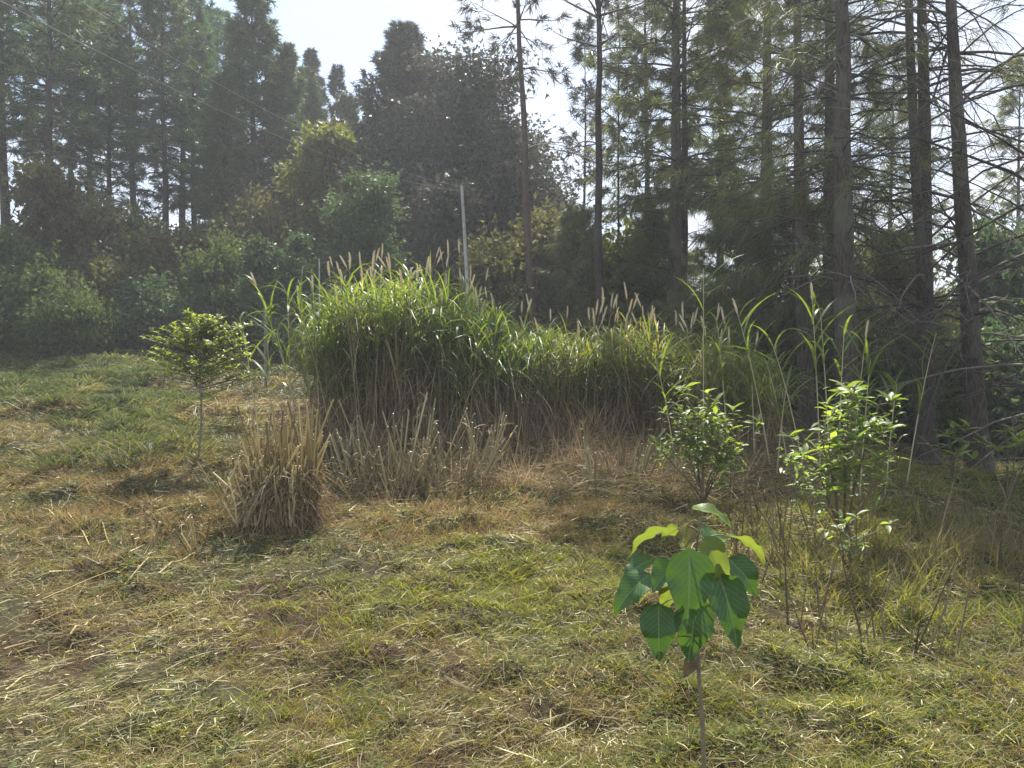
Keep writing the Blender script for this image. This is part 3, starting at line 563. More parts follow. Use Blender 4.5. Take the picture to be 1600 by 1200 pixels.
clumps = [
    (71, 210, (X(560, 9.3), 9.3, .50, .65), 12, 'bright green tall grass clump at the left end, lit from behind'),
    (72, 260, (X(625, 9.6), 9.6, .50, .80), 16, 'tallest bright green grass clump topped by most pale seed heads'),
    (73, 240, (X(700, 9.4), 9.4, .48, .75), 9, 'green tall grass clump in front of the pale pole'),
    (74, 210, (X(775, 9.6), 9.6, .45, .75), 12, 'green tall grass clump right of the pole with leaning seed heads'),
    (75, 150, (X(850, 10.2), 10.2, .50, .75), 8, 'lower dark green grass clump right of the leaning pine'),
    (76, 140, (X(930, 10.4), 10.4, .50, .80), 9, 'lower green grass clump in front of the straight black trunk'),
    (77, 170, (X(1005, 10.3), 10.3, .52, .80), 14, 'green grass clump with upright tan seed heads under the twin pines'),
    (78, 130, (X(1085, 9.8), 9.8, .48, .70), 10, 'yellowish tall grass clump at the right behind the smaller leafy shrub'),
    (79, 80, (X(1150, 9.0), 9.0, .42, .60), 4, 'thin yellowish grass clump at the right end of the stand'),
]
for sd_, n, pts, ns_, lab in clumps: tall_clump(sd_, n, pts, top, lab, nseed=ns_, gstart=.60 if sd_ < 75 else .54, green='grass_green' if sd_ < 75 else 'grass_olive', leaves=10 if sd_ < 75 else 9)

# single canes standing apart from the clumps
def leaf_blade_mesh(Ln, W, seed, sag=.55):
    a = Acc(); a.ribbon(np.zeros((1, 3)), np.array([[.45, 0, 1.]]), np.array([[.25, 0, -sag]]), np.array([Ln]), np.array([W]), (.6, .95, 1, .95, .8, .55, .3, 0), np.array([.6]), np.array([[0, 1., .1]])); m = a.mesh('leaf'); m.materials.append(M['grass_green']); return m
BL = [leaf_blade_mesh(.46, .022, 1), leaf_blade_mesh(.62, .024, 2, .35), leaf_blade_mesh(.34, .020, 3)]
def single_cane(seed, base, tip, label, head=True, nleaf=9, group='single canes beside the tall grass', r=.007, bend=.12, t0=.35):
    g = np.random.default_rng(seed); base = np.array(base); v = np.array(tip) - base
    e = empty('grass_cane', base, label, 'grass cane', group)
    t = np.linspace(0, 1, 9)[:, None]; pth = v * t + np.array([0, 0, bend]) * (4 * t * (1 - t)); a = Acc(); a.tube(pth, r * (1 - .55 * t[:, 0]), 6, .8); obj('stem', a, M['cane_green'], e)
    for j in range(nleaf):
        s = t0 + (.99 - t0) * ((j + .5) / nleaf) ** .8; k = s * 8; k0 = int(k); p = pth[k0] * (1 - (k - k0)) + pth[min(k0 + 1, 8)] * (k - k0)
        o = obj('leaf', BL[int(g.integers(3))], None, e); o.location = p; o.rotation_euler = (g.normal(0, .15), g.normal(0, .25), (0 if j % 2 else math.pi) + g.normal(0, .7)); o.scale = (1, 1, 1)
    if head:
        dv = nrm(pth[-1] - pth[-2]); o = obj('seed_head', SEED, None, e); o.location = pth[-1]; o.rotation_mode = 'QUATERNION'; o.rotation_quaternion = Vector(dv).to_track_quat('Z', 'Y')
    return e
def gp(px, d): return np.array(on_ground(px, d))
cans = [
    (gp(480, 8.8), P(402, 448, 8.8), 'cane leaning far left whose tan seed head stands alone over the dark bushes', True),
    (gp(490, 8.9), P(468, 470, 8.9), 'cane with a seed head leaning left beside the bright clump', True),
    (gp(405, 8.9), P(375, 495, 8.9), 'leftmost green cane with drooping blades beside the small bright tree', False),
    (gp(425, 8.9), P(415, 478, 8.9), 'green cane with broad blades second from the small bright tree', False),
    (gp(455, 9.0), P(450, 455, 9.0), 'tall bare topped green cane left of the bright clump', False),
    (gp(520, 8.8), P(478, 520, 8.6), 'low arching cane leaning left out of the bright clump', False),
    (gp(1100, 8.4), P(1098, 420, 8.4), 'very tall thin cane rising above the right end of the stand', False),
    (gp(1140, 8.4), P(1120, 505, 8.4), 'yellow green cane above the smaller leafy shrub', False),
    (gp(1205, 8.0), P(1152, 492, 8.0), 'cane with a bent orange seed head at the right end of the stand', True),
    (gp(1235, 8.0), P(1195, 560, 8.0), 'leaning cane with white edged blades left of the draped pine', False),
    (gp(1262, 7.6), P(1205, 535, 7.6), 'broad bladed cane leaning left in front of the draped pine', False),
    (gp(1285, 7.4), P(1268, 470, 7.4), 'tall cane with a drooping seed head in front of the draped pine', True),
    (gp(1300, 7.4), P(1281, 490, 7.4), 'upright cane with long spread blades left of the thickest trunk', False),
    (gp(1330, 7.0), P(1352, 530, 7.0), 'cane with a golden seed head in front of the thickest trunk', True),
    (gp(1345, 7.0), P(1360, 560, 7.0), 'short blade bearing cane at the top of the tall leafy shrub', False),
    (gp(1418, 7.8), P(1462, 520, 7.8), 'grey green cane with a pale frayed tip in front of the forked pine', False),
    (gp(1060, 7.8), P(1023, 560, 7.8), 'slim bright green cane rising left of the smaller leafy shrub', False),
]
cans += [
    (gp(1215, 7.8), P(1232, 590, 7.6), 'short arching cane between the two leafy shrubs', False),
    (gp(1180, 8.3), P(1172, 555, 8.3), 'green cane just above and right of the smaller leafy shrub', False),
    (gp(1385, 7.2), P(1402, 600, 7.0), 'low green cane at the right shoulder of the tall leafy shrub', False),
    (gp(1310, 7.1), P(1318, 520, 7.1), 'slender cane directly in front of the thickest trunk', False),
    (gp(470, 8.6), P(432, 520, 8.4), 'short drooping cane left of the bright clump foot', False),
    (gp(500, 8.7), P(490, 455, 8.7), 'upright leafy cane touching the left edge of the bright clump', True)]
for i, (b, t_, lab, hd) in enumerate(cans): single_cane(100 + i, b, t_, lab, hd, nleaf=11 + i % 5)

# ------------------------------------------------------------------ cut stubble
def cut_canes(name, base, n, rx, ry, hts, mat, label, cat, seed, r=.006, lean=.12, frags=3, tilt=(0, 0), single=0, group=None, frag_mat='stubble'):
    g = np.random.default_rng(seed); base = np.array(base); e = empty(name, base, label, cat, group)
    a_ = g.random(n) * 6.283; rr = np.sqrt(g.random(n)); x = np.cos(a_) * rr * rx; y = np.sin(a_) * rr * ry; z = ground_z(x + base[0], y + base[1]) - base[2] - .02
    Hh = hts[0] + (hts[1] - hts[0]) * g.random(n) ** 1.3; b = np.stack([x, y, z], 1); t = np.linspace(0, 1, 4)
    ln = np.stack([x / rx * lean + g.normal(0, .07, n) + tilt[0], y / ry * lean + g.normal(0, .07, n) + tilt[1]], 1)
    pth = b[:, None] + np.stack([ln[:, :1] * Hh[:, None] * t, ln[:, 1:] * Hh[:, None] * t, Hh[:, None] * t + 0 * x[:, None]], -1)
    rad = r * (.7 + .6 * g.random(n))[:, None] * np.array([[1.15, 1, .95, .85]])
    if single:
        for i in range(n):
            c = Acc(); c.tube(pth[i], rad[i], 6, g.random() * .8, cap=True); obj('cane', c, M[mat], e)
    else:
        c = Acc(); c.tube(pth, rad, 4, g.random(n) * .85, cap=True); obj('canes', c, M[mat], e, 'stuff')
    m = n * frags; bi = np.repeat(np.arange(n), frags); s = (.15 + .85 * g.random(m))[:, None]; o = pth[bi, 0] * (1 - s) + pth[bi, 3] * s; an = g.random(m) * 6.283
    hd = np.stack([np.cos(an) * .5, np.sin(an) * .5, g.normal(.4, .7, m)], 1); f = Acc()
    f.ribbon(o, hd, np.stack([0 * an, 0 * an, -.5 + 0 * an], 1), .05 + .16 * g.random(m), .006 + .008 * g.random(m), (.8, 1, .6, 0), g.random(m)); obj('leaf_sheaths', f, M[frag_mat], e, 'stuff')
    return e
e = cut_canes('stubble_clump', gp(440, 6.3), 430, .25, .24, (.32, .60), 'stubble', 'thick sheaf like clump of cut straw coloured canes in the left middle ground', 'stubble clump', 200, .0060, .11, 5)
g = np.random.default_rng(8)   # taller ones on top and canes slumped against its foot
a = Acc(); n = 150; an = g.random(n) * 6.283; x = np.cos(an) * .24 * g.random(n) ** .6 + .02; y = np.sin(an) * .22 * g.random(n) ** .6; t = np.linspace(0, 1, 4); hh = .55 + .42 * g.random(n) ** 2.2
a.tube(np.stack([x[:, None] + g.normal(0, .09, n)[:, None] * t ** 1.7, y[:, None] + 0 * t, hh[:, None] * t], -1), .006 * (.8 + .5 * g.random(n))[:, None] * np.ones((1, 4)), 4, g.random(n), cap=True); obj('tall_canes', a, M['stubble'], e, 'stuff')
a = Acc(); n = 26
for k in range(n):
    x0 = g.uniform(-.28, .24); a.tube(np.array([[x0, -.28, .0 + g.random() * .04], [x0 + g.normal(0, .05), -.30 + g.random() * .1, .2], [x0 + g.normal(0, .13), -.2, .3 + .25 * g.random()]]), .005 + .004 * g.random(), 5, .4 + .5 * g.random(), cap=True)
obj('slumped_canes', a, M['stubble'], e, 'stuff')
m = 500; an = g.uniform(3.0, 6.5, m); x = np.cos(an) * .27; y = np.sin(an) * .25; f = Acc(); z = g.random(m) * .40 + .02
f.ribbon(np.stack([x, y, z], 1), np.stack([np.cos(an) * .25 + g.normal(0, .25, m), np.sin(an) * .3, g.normal(.1, .4, m)], 1), np.stack([0 * z, 0 * z, -.7 + 0 * z], 1), .12 + .25 * g.random(m), .007 + .006 * g.random(m), (.8, 1, .7, .4, 0), g.random(m) * .6); obj('hanging_blades', f, M['grass_dead'], e, 'stuff')

small = [  # px, distance, count, spread, heights, mat, tilt, label
    (308, 5.75, 5, .045, (.16, .30), 'stubble', (0, 0), 'pair of short upright cut stumps left of the straw clump'),
    (225, 5.75, 5, .08, (.12, .24), 'stubble', (.05, 0), 'splayed short cut stumps left of the upright pair'),
    (378, 6.5, 5, .05, (.4, .62), 'stubble', (-.15, 0), 'few orange tinted canes leaning at the left side of the straw clump'),
    (565, 7.4, 12, .16, (.35, .62), 'cane_green', (-.1, 0), 'grey green cut canes leaning left, right of the straw clump'),
    (617, 7.3, 14, .12, (.45, .95), 'cane_green', (0, 0), 'tallest pale topped cut canes in front of the tall grass'),
    (652, 7.4, 13, .14, (.4, .88), 'cane_green', (.08, 0), 'cut canes leaning right, next to the tallest pale topped ones'),
    (700, 7.2, 16, .20, (.25, .58), 'cane_green', (.0, 0), 'low thicket of cut green canes in the middle of the row'),
    (735, 7.3, 10, .12, (.35, .66), 'cane_green', (.15, 0), 'cut canes slanting right at the end of the row'),
    (762, 7.5, 6, .06, (.5, .72), 'cane_green', (.1, 0), 'pair of tall slanting cut canes right of the row'),
    (925, 7.4, 5, .06, (.35, .66), 'cane_green', (-.12, 0), 'lone pale cut cane left of the large leaved sapling'),
    (985, 7.6, 8, .15, (.25, .5), 'cane_green', (0, 0), 'short cut canes behind the large leaved sapling'),
    (545, 7.8, 9, .14, (.3, .5), 'cane_green', (.1, 0), 'low grey cut canes close behind the straw clump'),
]
for i, (px, d, n, sp, hts, mt, tl, lab) in enumerate(small):
    cut_canes('cut_stump', gp(px, d), int(n * 1.25), sp * 1.25, sp, hts, mt, lab, 'cut canes', 210 + i, .0080, .45, 4, tl, single=1, group='cut cane stumps', frag_mat='grass_dead')

# loose canes lying on the ground
def lying(px0, py0, px1, py1, d0, d1, r, lab, seed):
    g = np.random.default_rng(seed); x0, x1 = X(px0, d0), X(px1, d1); t = np.linspace(0, 1, 8); xs = x0 + (x1 - x0) * t + g.normal(0, .006, 8); ys = d0 + (d1 - d0) * t + .04 * np.sin(t * 3)
    z = ground_z(xs, ys); z = np.maximum(z, z[0] + (z[-1] - z[0]) * t) + .03; b = np.array([xs[0], ys[0], z[0]])
    a = Acc(); a.tube(np.stack([xs, ys, z], 1) - b, r * (1 - .4 * t), 6, .25 + .4 * g.random(), cap=True); o = obj('fallen_cane', a, M['stubble'], loc=b); o['label'] = lab; o['category'] = 'fallen cane'; o['group'] = 'fallen canes on the ground'
def dg(py): return CAMZ * FPX / (py - HZ)
fc = [(60, 985, 178, 935, 'long pale cane lying below the splayed stumps'), (190, 948, 270, 905, 'pale cane lying just right below the splayed stumps'), (245, 935, 300, 900, 'grey cane lying below the upright pair of stumps'),
      (40, 1010, 110, 990, 'short stout bleached cane near the left edge'), (105, 1015, 145, 990, 'thick white bleached cane piece in the left foreground'), (0, 1035, 50, 1025, 'bleached cane touching the left edge'),
      (345, 880, 440, 830, 'long cane leaning at the foot of the straw clump'), (0, 1095, 40, 1075, 'slanting cane in the bottom left corner'), (210, 755, 262, 715, 'forked pale stick on the slope left of the clump'),
      (30, 880, 75, 905, 'pale cane slanting down near the left edge'), (130, 840, 165, 900, 'cane slanting down right behind the splayed stumps'), (60, 835, 135, 895, 'long pale cane in the brown weeds at the left'),
      (1395, 985, 1480, 1040, 'thin bent cane on the grass at the right'), (1380, 920, 1560, 880, 'long pale cane slanting up to the right edge'), (600, 1010, 690, 1012, 'straight thin cane lying in the middle foreground')]
for i, (x0, y0, x1, y1, lab) in enumerate(fc): lying(x0, y0, x1, y1, dg(y0), dg(y1), .0035 + .002 * (i % 3), lab, i)

# ------------------------------------------------------------------ leafy shrubs on the right, each leaf a part
def shrub_leaf(seed):
    a = Acc(); n = 7; t = np.linspace(0, 1, n); w = np.array([.12, .62, .95, 1, .8, .45, .0]) * .016; Ln = .095; z = -.35 * t ** 2 * Ln + .25 * t * Ln
    mid_ = np.stack([t * Ln, 0 * t, z - .002], 1); l = np.stack([t * Ln, w, z + .002], 1); r_ = np.stack([t * Ln, -w, z + .002], 1)
    V = np.concatenate([mid_, l, r_]); i = np.arange(n - 1); F = np.concatenate([np.stack([i, i + 1, i + 1 + n, i + n], 1), np.stack([i + 1, i, i + 2 * n, i + 1 + 2 * n], 1)])
    a.add(V, F, [.15, .5, .85, .35][seed], True); m = a.mesh('leaf'); return m
SL = []
for k in range(4):
    m_ = shrub_leaf(k); m_.materials.append(M['shrub_leaf']); SL.append(m_)
yl = shrub_leaf(1); yl.materials.append(M['shrub_leaf_yellow'])
def shrub(seed, base, stems, nleaf, label, leafscale=1., sprays=34, nyellow=3, zmin=0.):
    g = np.random.default_rng(seed); base = np.array(base); e = empty('leafy_shrub', base, label, 'shrub'); tips = []; W_ = Acc()
    for (dx, dy, hz) in stems:
        t = np.linspace(0, 1, 8); p = np.stack([dx * t ** 1.2 + np.cumsum(g.normal(0, .008, 8)), dy * t + np.cumsum(g.normal(0, .008, 8)), hz * t], 1); W_.tube(p, .011 * (1 - .7 * t), 6, g.random())
        for q in range(sprays // len(stems) + 1):
            s = g.uniform(.38 + zmin, 1); o = np.array([np.interp(s, t, p[:, j]) for j in range(3)]); dv = nrm(np.array([g.normal(), g.normal(), .7 + .5 * g.random()])); L_ = g.uniform(.06, .34) if s < .97 else .05
            tip = o + dv * L_; W_.tube(np.stack([o, (o + tip) / 2 + (0, 0, -.01), tip]), np.array([.004, .003, .002]), 4, .8); tips.append((tip, dv))
    obj('stems', W_, M['stem_brown'], e, 'stuff')
    lo = Acc(); q_ = 9 if nleaf > 200 else 0
    if q_:
        tp = np.repeat(np.array([t_[0] for t_ in tips]), q_, 0); m = len(tp); a2 = g.random(m) * 6.283; tp = tp - np.stack([0 * a2, 0 * a2, g.random(m) * .20], 1) + g.normal(0, .03, (m, 3))
        lo.ribbon(tp, np.stack([np.cos(a2), np.sin(a2), g.normal(.35, .4, m)], 1), np.stack([0 * a2, 0 * a2, -.4 + 0 * a2], 1), .07 + .05 * g.random(m), .018 + .012 * g.random(m), (.15, .8, 1, .6, 0), g.random(m), np.stack([-np.sin(a2), np.cos(a2), g.normal(0, .3, m)], 1)); obj('small_leaves', lo, M['shrub_leaf'], e, 'stuff')
    per = nleaf / len(tips); cnt = 0
    for (tip, dv) in tips:
        for j in range(int(per + g.random())):
            if cnt >= 298: break
            o = obj('leaf', yl if (cnt % 70 == 33 and nyellow) else SL[int(g.integers(4))], None, e); back_ = g.random() * .07; o.location = tip - dv * back_
            el = 1.0 - back_ * 14 + g.normal(0, .25); o.rotation_euler = (g.normal(0, .3), -el * .7, j * 2.4 + g.normal(0, .3)); s = leafscale * g.uniform(.5, 1.15); o.scale = (s, s, s); cnt += 1
    return e
shrub(301, gp(1322, 5.9), [(-.10, .1, .95), (.05, 0, 1.12), (.14, .1, 1.15), (-.02, -.1, 1.0), (.26, 0, 1.05), (-.32, 0, .70), (-.20, -.1, .78), (.36, -.1, .80), (-.46, .0, .60)], 298, 'tall glossy leaved shrub in front of the thickest pine trunk', 1.45, 44)
shrub(302, gp(1100, 7.0), [(-.05, 0, .88), (.12, .1, .98), (-.26, .05, .80), (.26, -.05, .80), (0, -.1, .66), (-.36, 0, .52), (.34, 0, .6), (.1, -.1, .5)], 290, 'smaller glossy leaved shrub behind and above the large leaved sapling', 1.35, 50)
shrub(303, gp(1335, 4.9), [(0, 0, .34), (.06, 0, .28), (-.05, 0, .25)], 60, 'low leafy sprout at the foot of the tall shrub', .9, 12, 0, -.2)
shrub(304, gp(1492, 8.2), [(0, 0, .55), (.1, 0, .48), (-.1, 0, .4)], 60, 'small dull leaved plant between the forked pine and the rightmost trunk', 1.6, 9, 0)
shrub(305, gp(1575, 7.5), [(0, 0, .75), (.12, 0, .65), (-.1, 0, .5)], 70, 'leafy plant in the shade right of the rightmost trunk', 1.3, 12, 0)

# small bright tree on the left
def bright_tree():
    g = np.random.default_rng(77); d = 8.1; base = np.array(on_ground(308, d)); e = empty('small_tree', base, 'small bright yellow green tree with a thin bare stem on the left slope', 'small tree')
    H_ = 1.5 + (HZ - 492) / FPX * d - base[2]; tr = Acc(); t = np.linspace(0, 1, 10)[:, None]; ax = np.concatenate([.02 * np.sin(t * 5) + .05 * t, 0 * t, (H_ * .86) * t], 1); tr.tube(ax, .011 * (1 - .6 * t[:, 0]), 7); obj('trunk', tr, M['stake'], e)
    br = Acc(); lv = Acc(); n = 140
    for k in range(n):
        s = .60 + .4 * g.random(); o = np.array([np.interp(s, t[:, 0], ax[:, j]) for j in range(3)]); an = g.random() * 6.283; Lb = (.12 + .36 * g.random()) * (1.15 if s > .72 else .8); th = g.random() ** .7 * 2.0; c0 = np.array([ax[-1][0], 0, H_ - .42]); rr_ = .55 + .45 * g.random() ** .5
        tip = c0 + np.array([math.cos(an) * math.sin(th) * .50, math.sin(an) * math.sin(th) * .36, math.cos(th) * .42]) * rr_ * (.75 + .55 * vn(an * 1.1, th * 2.2, 4)) + g.normal(0, .05, 3); o = np.array([np.interp(min(1, (tip[2] - .18) / (H_ * .86)), t[:, 0], ax[:, j]) for j in range(3)]); u = tip - o; Lb = 1
        br.tube(np.stack([o, (o + tip) / 2 + (0, 0, -.02), tip]), np.array([.004, .003, .0015]), 4, .4); m = 24; q = g.random(m) * .6 + .42
        p = o + (tip - o) * q[:, None]; a2 = g.random(m) * 6.283; hd = nrm(np.stack([np.cos(a2), np.sin(a2), .5 + .5 * g.random(m)], 1) + nrm(u) * .5)
        lv.ribbon(p, hd, np.stack([0 * a2, 0 * a2, -.45 + 0 * a2], 1), .055 + .05 * g.random(m), np.full(m, .020), (.3, .9, 1, .6, 0), g.random(m), np.stack([-np.sin(a2), np.cos(a2), g.normal(0, .4, m)], 1))
    obj('limbs', br, M['twig'], e, 'stuff'); obj('leaves', lv, M['leaf_bright'], e, 'stuff')
bright_tree()

# ------------------------------------------------------------------ large leaved sapling in the foreground
def big_leaf_mat(name, top_c, vein_c, trans_c, tr=.42):
    m, nt = mat_new(name); N = nt.nodes.new; L = nt.links.new
    tc = N('ShaderNodeUVMap'); sx = N('ShaderNodeSeparateXYZ'); L(tc.outputs['UV'], sx.inputs[0])
    # u across (-.5...5 about midrib), v along; side veins slant upward from the midrib
    au = N('ShaderNodeMath'); au.operation = 'ABSOLUTE'; sb = N('ShaderNodeMath'); sb.operation = 'SUBTRACT'; sb.inputs[1].default_value = .5; L(sx.outputs['X'], sb.inputs[0]); L(sb.outputs[0], au.inputs[0])
    ml = N('ShaderNodeMath'); ml.operation = 'MULTIPLY_ADD'; ml.inputs[1].default_value = -.55; L(au.outputs[0], ml.inputs[0]); L(sx.outputs['Y'], ml.inputs[2])
    m2 = N('ShaderNodeMath'); m2.operation = 'MULTIPLY'; m2.inputs[1].default_value = 11; L(ml.outputs[0], m2.inputs[0]); fr = N('ShaderNodeMath'); fr.operation = 'PINGPONG'; fr.inputs[1].default_value = .5; L(m2.outputs[0], fr.inputs[0])
    lt = N('ShaderNodeMapRange'); lt.inputs['From Min'].default_value = 0; lt.inputs['From Max'].default_value = .10; lt.inputs['To Min'].default_value = 1; lt.inputs['To Max'].default_value = 0; L(fr.outputs[0], lt.inputs['Value'])
    md = N('ShaderNodeMapRange'); md.inputs['From Min'].default_value = .008; md.inputs['From Max'].default_value = .028; md.inputs['To Min'].default_value = 1.3; md.inputs['To Max'].default_value = 0; L(au.outputs[0], md.inputs['Value'])
    mxm = N('ShaderNodeMath'); mxm.operation = 'MAXIMUM'; hv = N('ShaderNodeMath'); hv.operation = 'MULTIPLY'; hv.inputs[1].default_value = .75; L(lt.outputs[0], hv.inputs[0]); L(hv.outputs[0], mxm.inputs[0]); L(md.outputs[0], mxm.inputs[1]); mxm.use_clamp = True
    no = N('ShaderNodeTexNoise'); no.inputs['Scale'].default_value = 26; no.inputs['Detail'].default_value = 6; t2 = N('ShaderNodeTexCoord'); L(t2.outputs['Object'], no.inputs['Vector'])
    r = rampnode(nt, [tuple(c * .75 for c in top_c), tuple(c * 1.3 for c in top_c)]); r.color_ramp.elements[0].position = .3; r.color_ramp.elements[1].position = .7; L(no.outputs['Fac'], r.inputs['Fac'])
    mc = N('ShaderNodeMixRGB'); L(mxm.outputs[0], mc.inputs['Fac']); L(r.outputs['Color'], mc.inputs['Color1']); mc.inputs['Color2'].default_value = (*vein_c, 1)
    b = N('ShaderNodeBsdfPrincipled'); b.inputs['Roughness'].default_value = .42; b.inputs['Specular IOR Level'].default_value = .45; n3 = N('ShaderNodeTexNoise'); n3.inputs['Scale'].default_value = 38; n3.inputs['Detail'].default_value = 3; L(t2.outputs['Object'], n3.inputs['Vector']); r3 = rampnode(nt, [(0, 0, 0), (1, 1, 1)]); r3.color_ramp.elements[0].position = .68; r3.color_ramp.elements[1].position = .73; L(n3.outputs['Fac'], r3.inputs['Fac'])
    mb = N('ShaderNodeMixRGB'); L(r3.outputs['Color'], mb.inputs['Fac']); L(mc.outputs['Color'], mb.inputs['Color1']); mb.inputs['Color2'].default_value = (.16, .11, .04, 1); L(mb.outputs['Color'], b.inputs['Base Color'])
    bu = N('ShaderNodeBump'); bu.inputs['Strength'].default_value = .18; bu.inputs['Distance'].default_value = .003; bu.invert = True; L(mxm.outputs[0], bu.inputs['Height']); L(bu.outputs[0], b.inputs['Normal'])
    tr_ = N('ShaderNodeBsdfTranslucent'); mt = N('ShaderNodeMixRGB'); L(mxm.outputs[0], mt.inputs['Fac']); mt.inputs['Color1'].default_value = (*trans_c, 1); mt.inputs['Color2'].default_value = tuple(c * .6 for c in trans_c) + (1,); L(mt.outputs['Color'], tr_.inputs['Color'])
    ms = N('ShaderNodeMixShader'); ms.inputs['Fac'].default_value = tr; L(b.outputs[0], ms.inputs[1]); L(tr_.outputs[0], ms.inputs[2]); o = N('ShaderNodeOutputMaterial'); L(ms.outputs[0], o.inputs['Surface']); return m
M['big_green'] = big_leaf_mat('large_leaf_green', (.040, .105, .022), (.17, .27, .09), (.12, .24, .02), .24)
M['big_backlit'] = big_leaf_mat('large_leaf_backlit', (.11, .17, .03), (.20, .26, .06), (.26, .33, .035), .42)  # same foliage as the green, with sunlight shining through put into the colour
M['big_brown'] = big_leaf_mat('large_leaf_bronze', (.15, .14, .045), (.24, .22, .08), (.28, .26, .06), .35)
M['big_dry'] = big_leaf_mat('large_leaf_dried', (.15, .105, .05), (.10, .07, .035), (.14, .09, .03), .15)
M['sap_stem'] = plain_mat('sapling_stem', (.16, .12, .075), .7, 30, (.25, .2, .12))
def big_leaf(base, tip, width, facing, cup=.12, arch=.12, seed=0):
    """ovate blade from base to tip; facing = direction its upper side looks"""
    g = np.random.default_rng(seed); base = np.array(base, float); tip = np.array(tip, float); ax = tip - base; Ln = np.linalg.norm(ax); ax = ax / Ln
    nz = np.array(facing, float); nz = nrm(nz - ax * np.dot(nz, ax)); sd_ = np.cross(ax, nz); nu, nvv = 13, 17; V = []; UV = []
    for i in range(nvv):
        v = i / (nvv - 1); w_ = (math.sin(math.pi * min(1, v ** .60)) ** .78) * (1 - .38 * v) * 1.12 if 0 < v < 1 else 0.0
        w_ = w_ * 1.12
        for j in range(nu):
            u = j / (nu - 1) * 2 - 1; lobe = -.045 * (1 - v) ** 6 * abs(u) * 2
            p = base + ax * Ln * (v + lobe) + sd_ * u * width * .5 * w_ + nz * (arch * Ln * (4 * v * (1 - v)) * .5 + cup * width * abs(u) * w_ + .012 * width * math.sin(9 * v * 3.14 + 2 * abs(u)) * abs(u) * 1.5 + .05 * Ln * math.sin(3 * v + seed * 1.7) * u + .035 * width * math.sin(7 * v * 2 + seed) * u * u * 2 - (.04 + .03 * math.sin(seed)) * Ln * v ** 3)
            V.append(p); UV.append((j / (nu - 1) - .5, v, w_))
    V = np.array(V); i = (np.arange(nvv - 1)[:, None] * nu + np.arange(nu - 1)[None]).reshape(-1); F = np.stack([i, i + 1, i + nu + 1, i + nu], 1)
    a = Acc(); a.add(V - base, F, .5, True); m = a.mesh('leaf'); uvl = m.uv_layers.new(name='UVMap'); idx = np.zeros(len(m.loops), np.int32); m.loops.foreach_get('vertex_index', idx)
    U = np.array([(.5 + a_ * max(c_, .02), b_) for a_, b_, c_ in UV])[idx]; uvl.data.foreach_set('uv', U.astype(np.float32).ravel()); return m, base
SD = 2.75
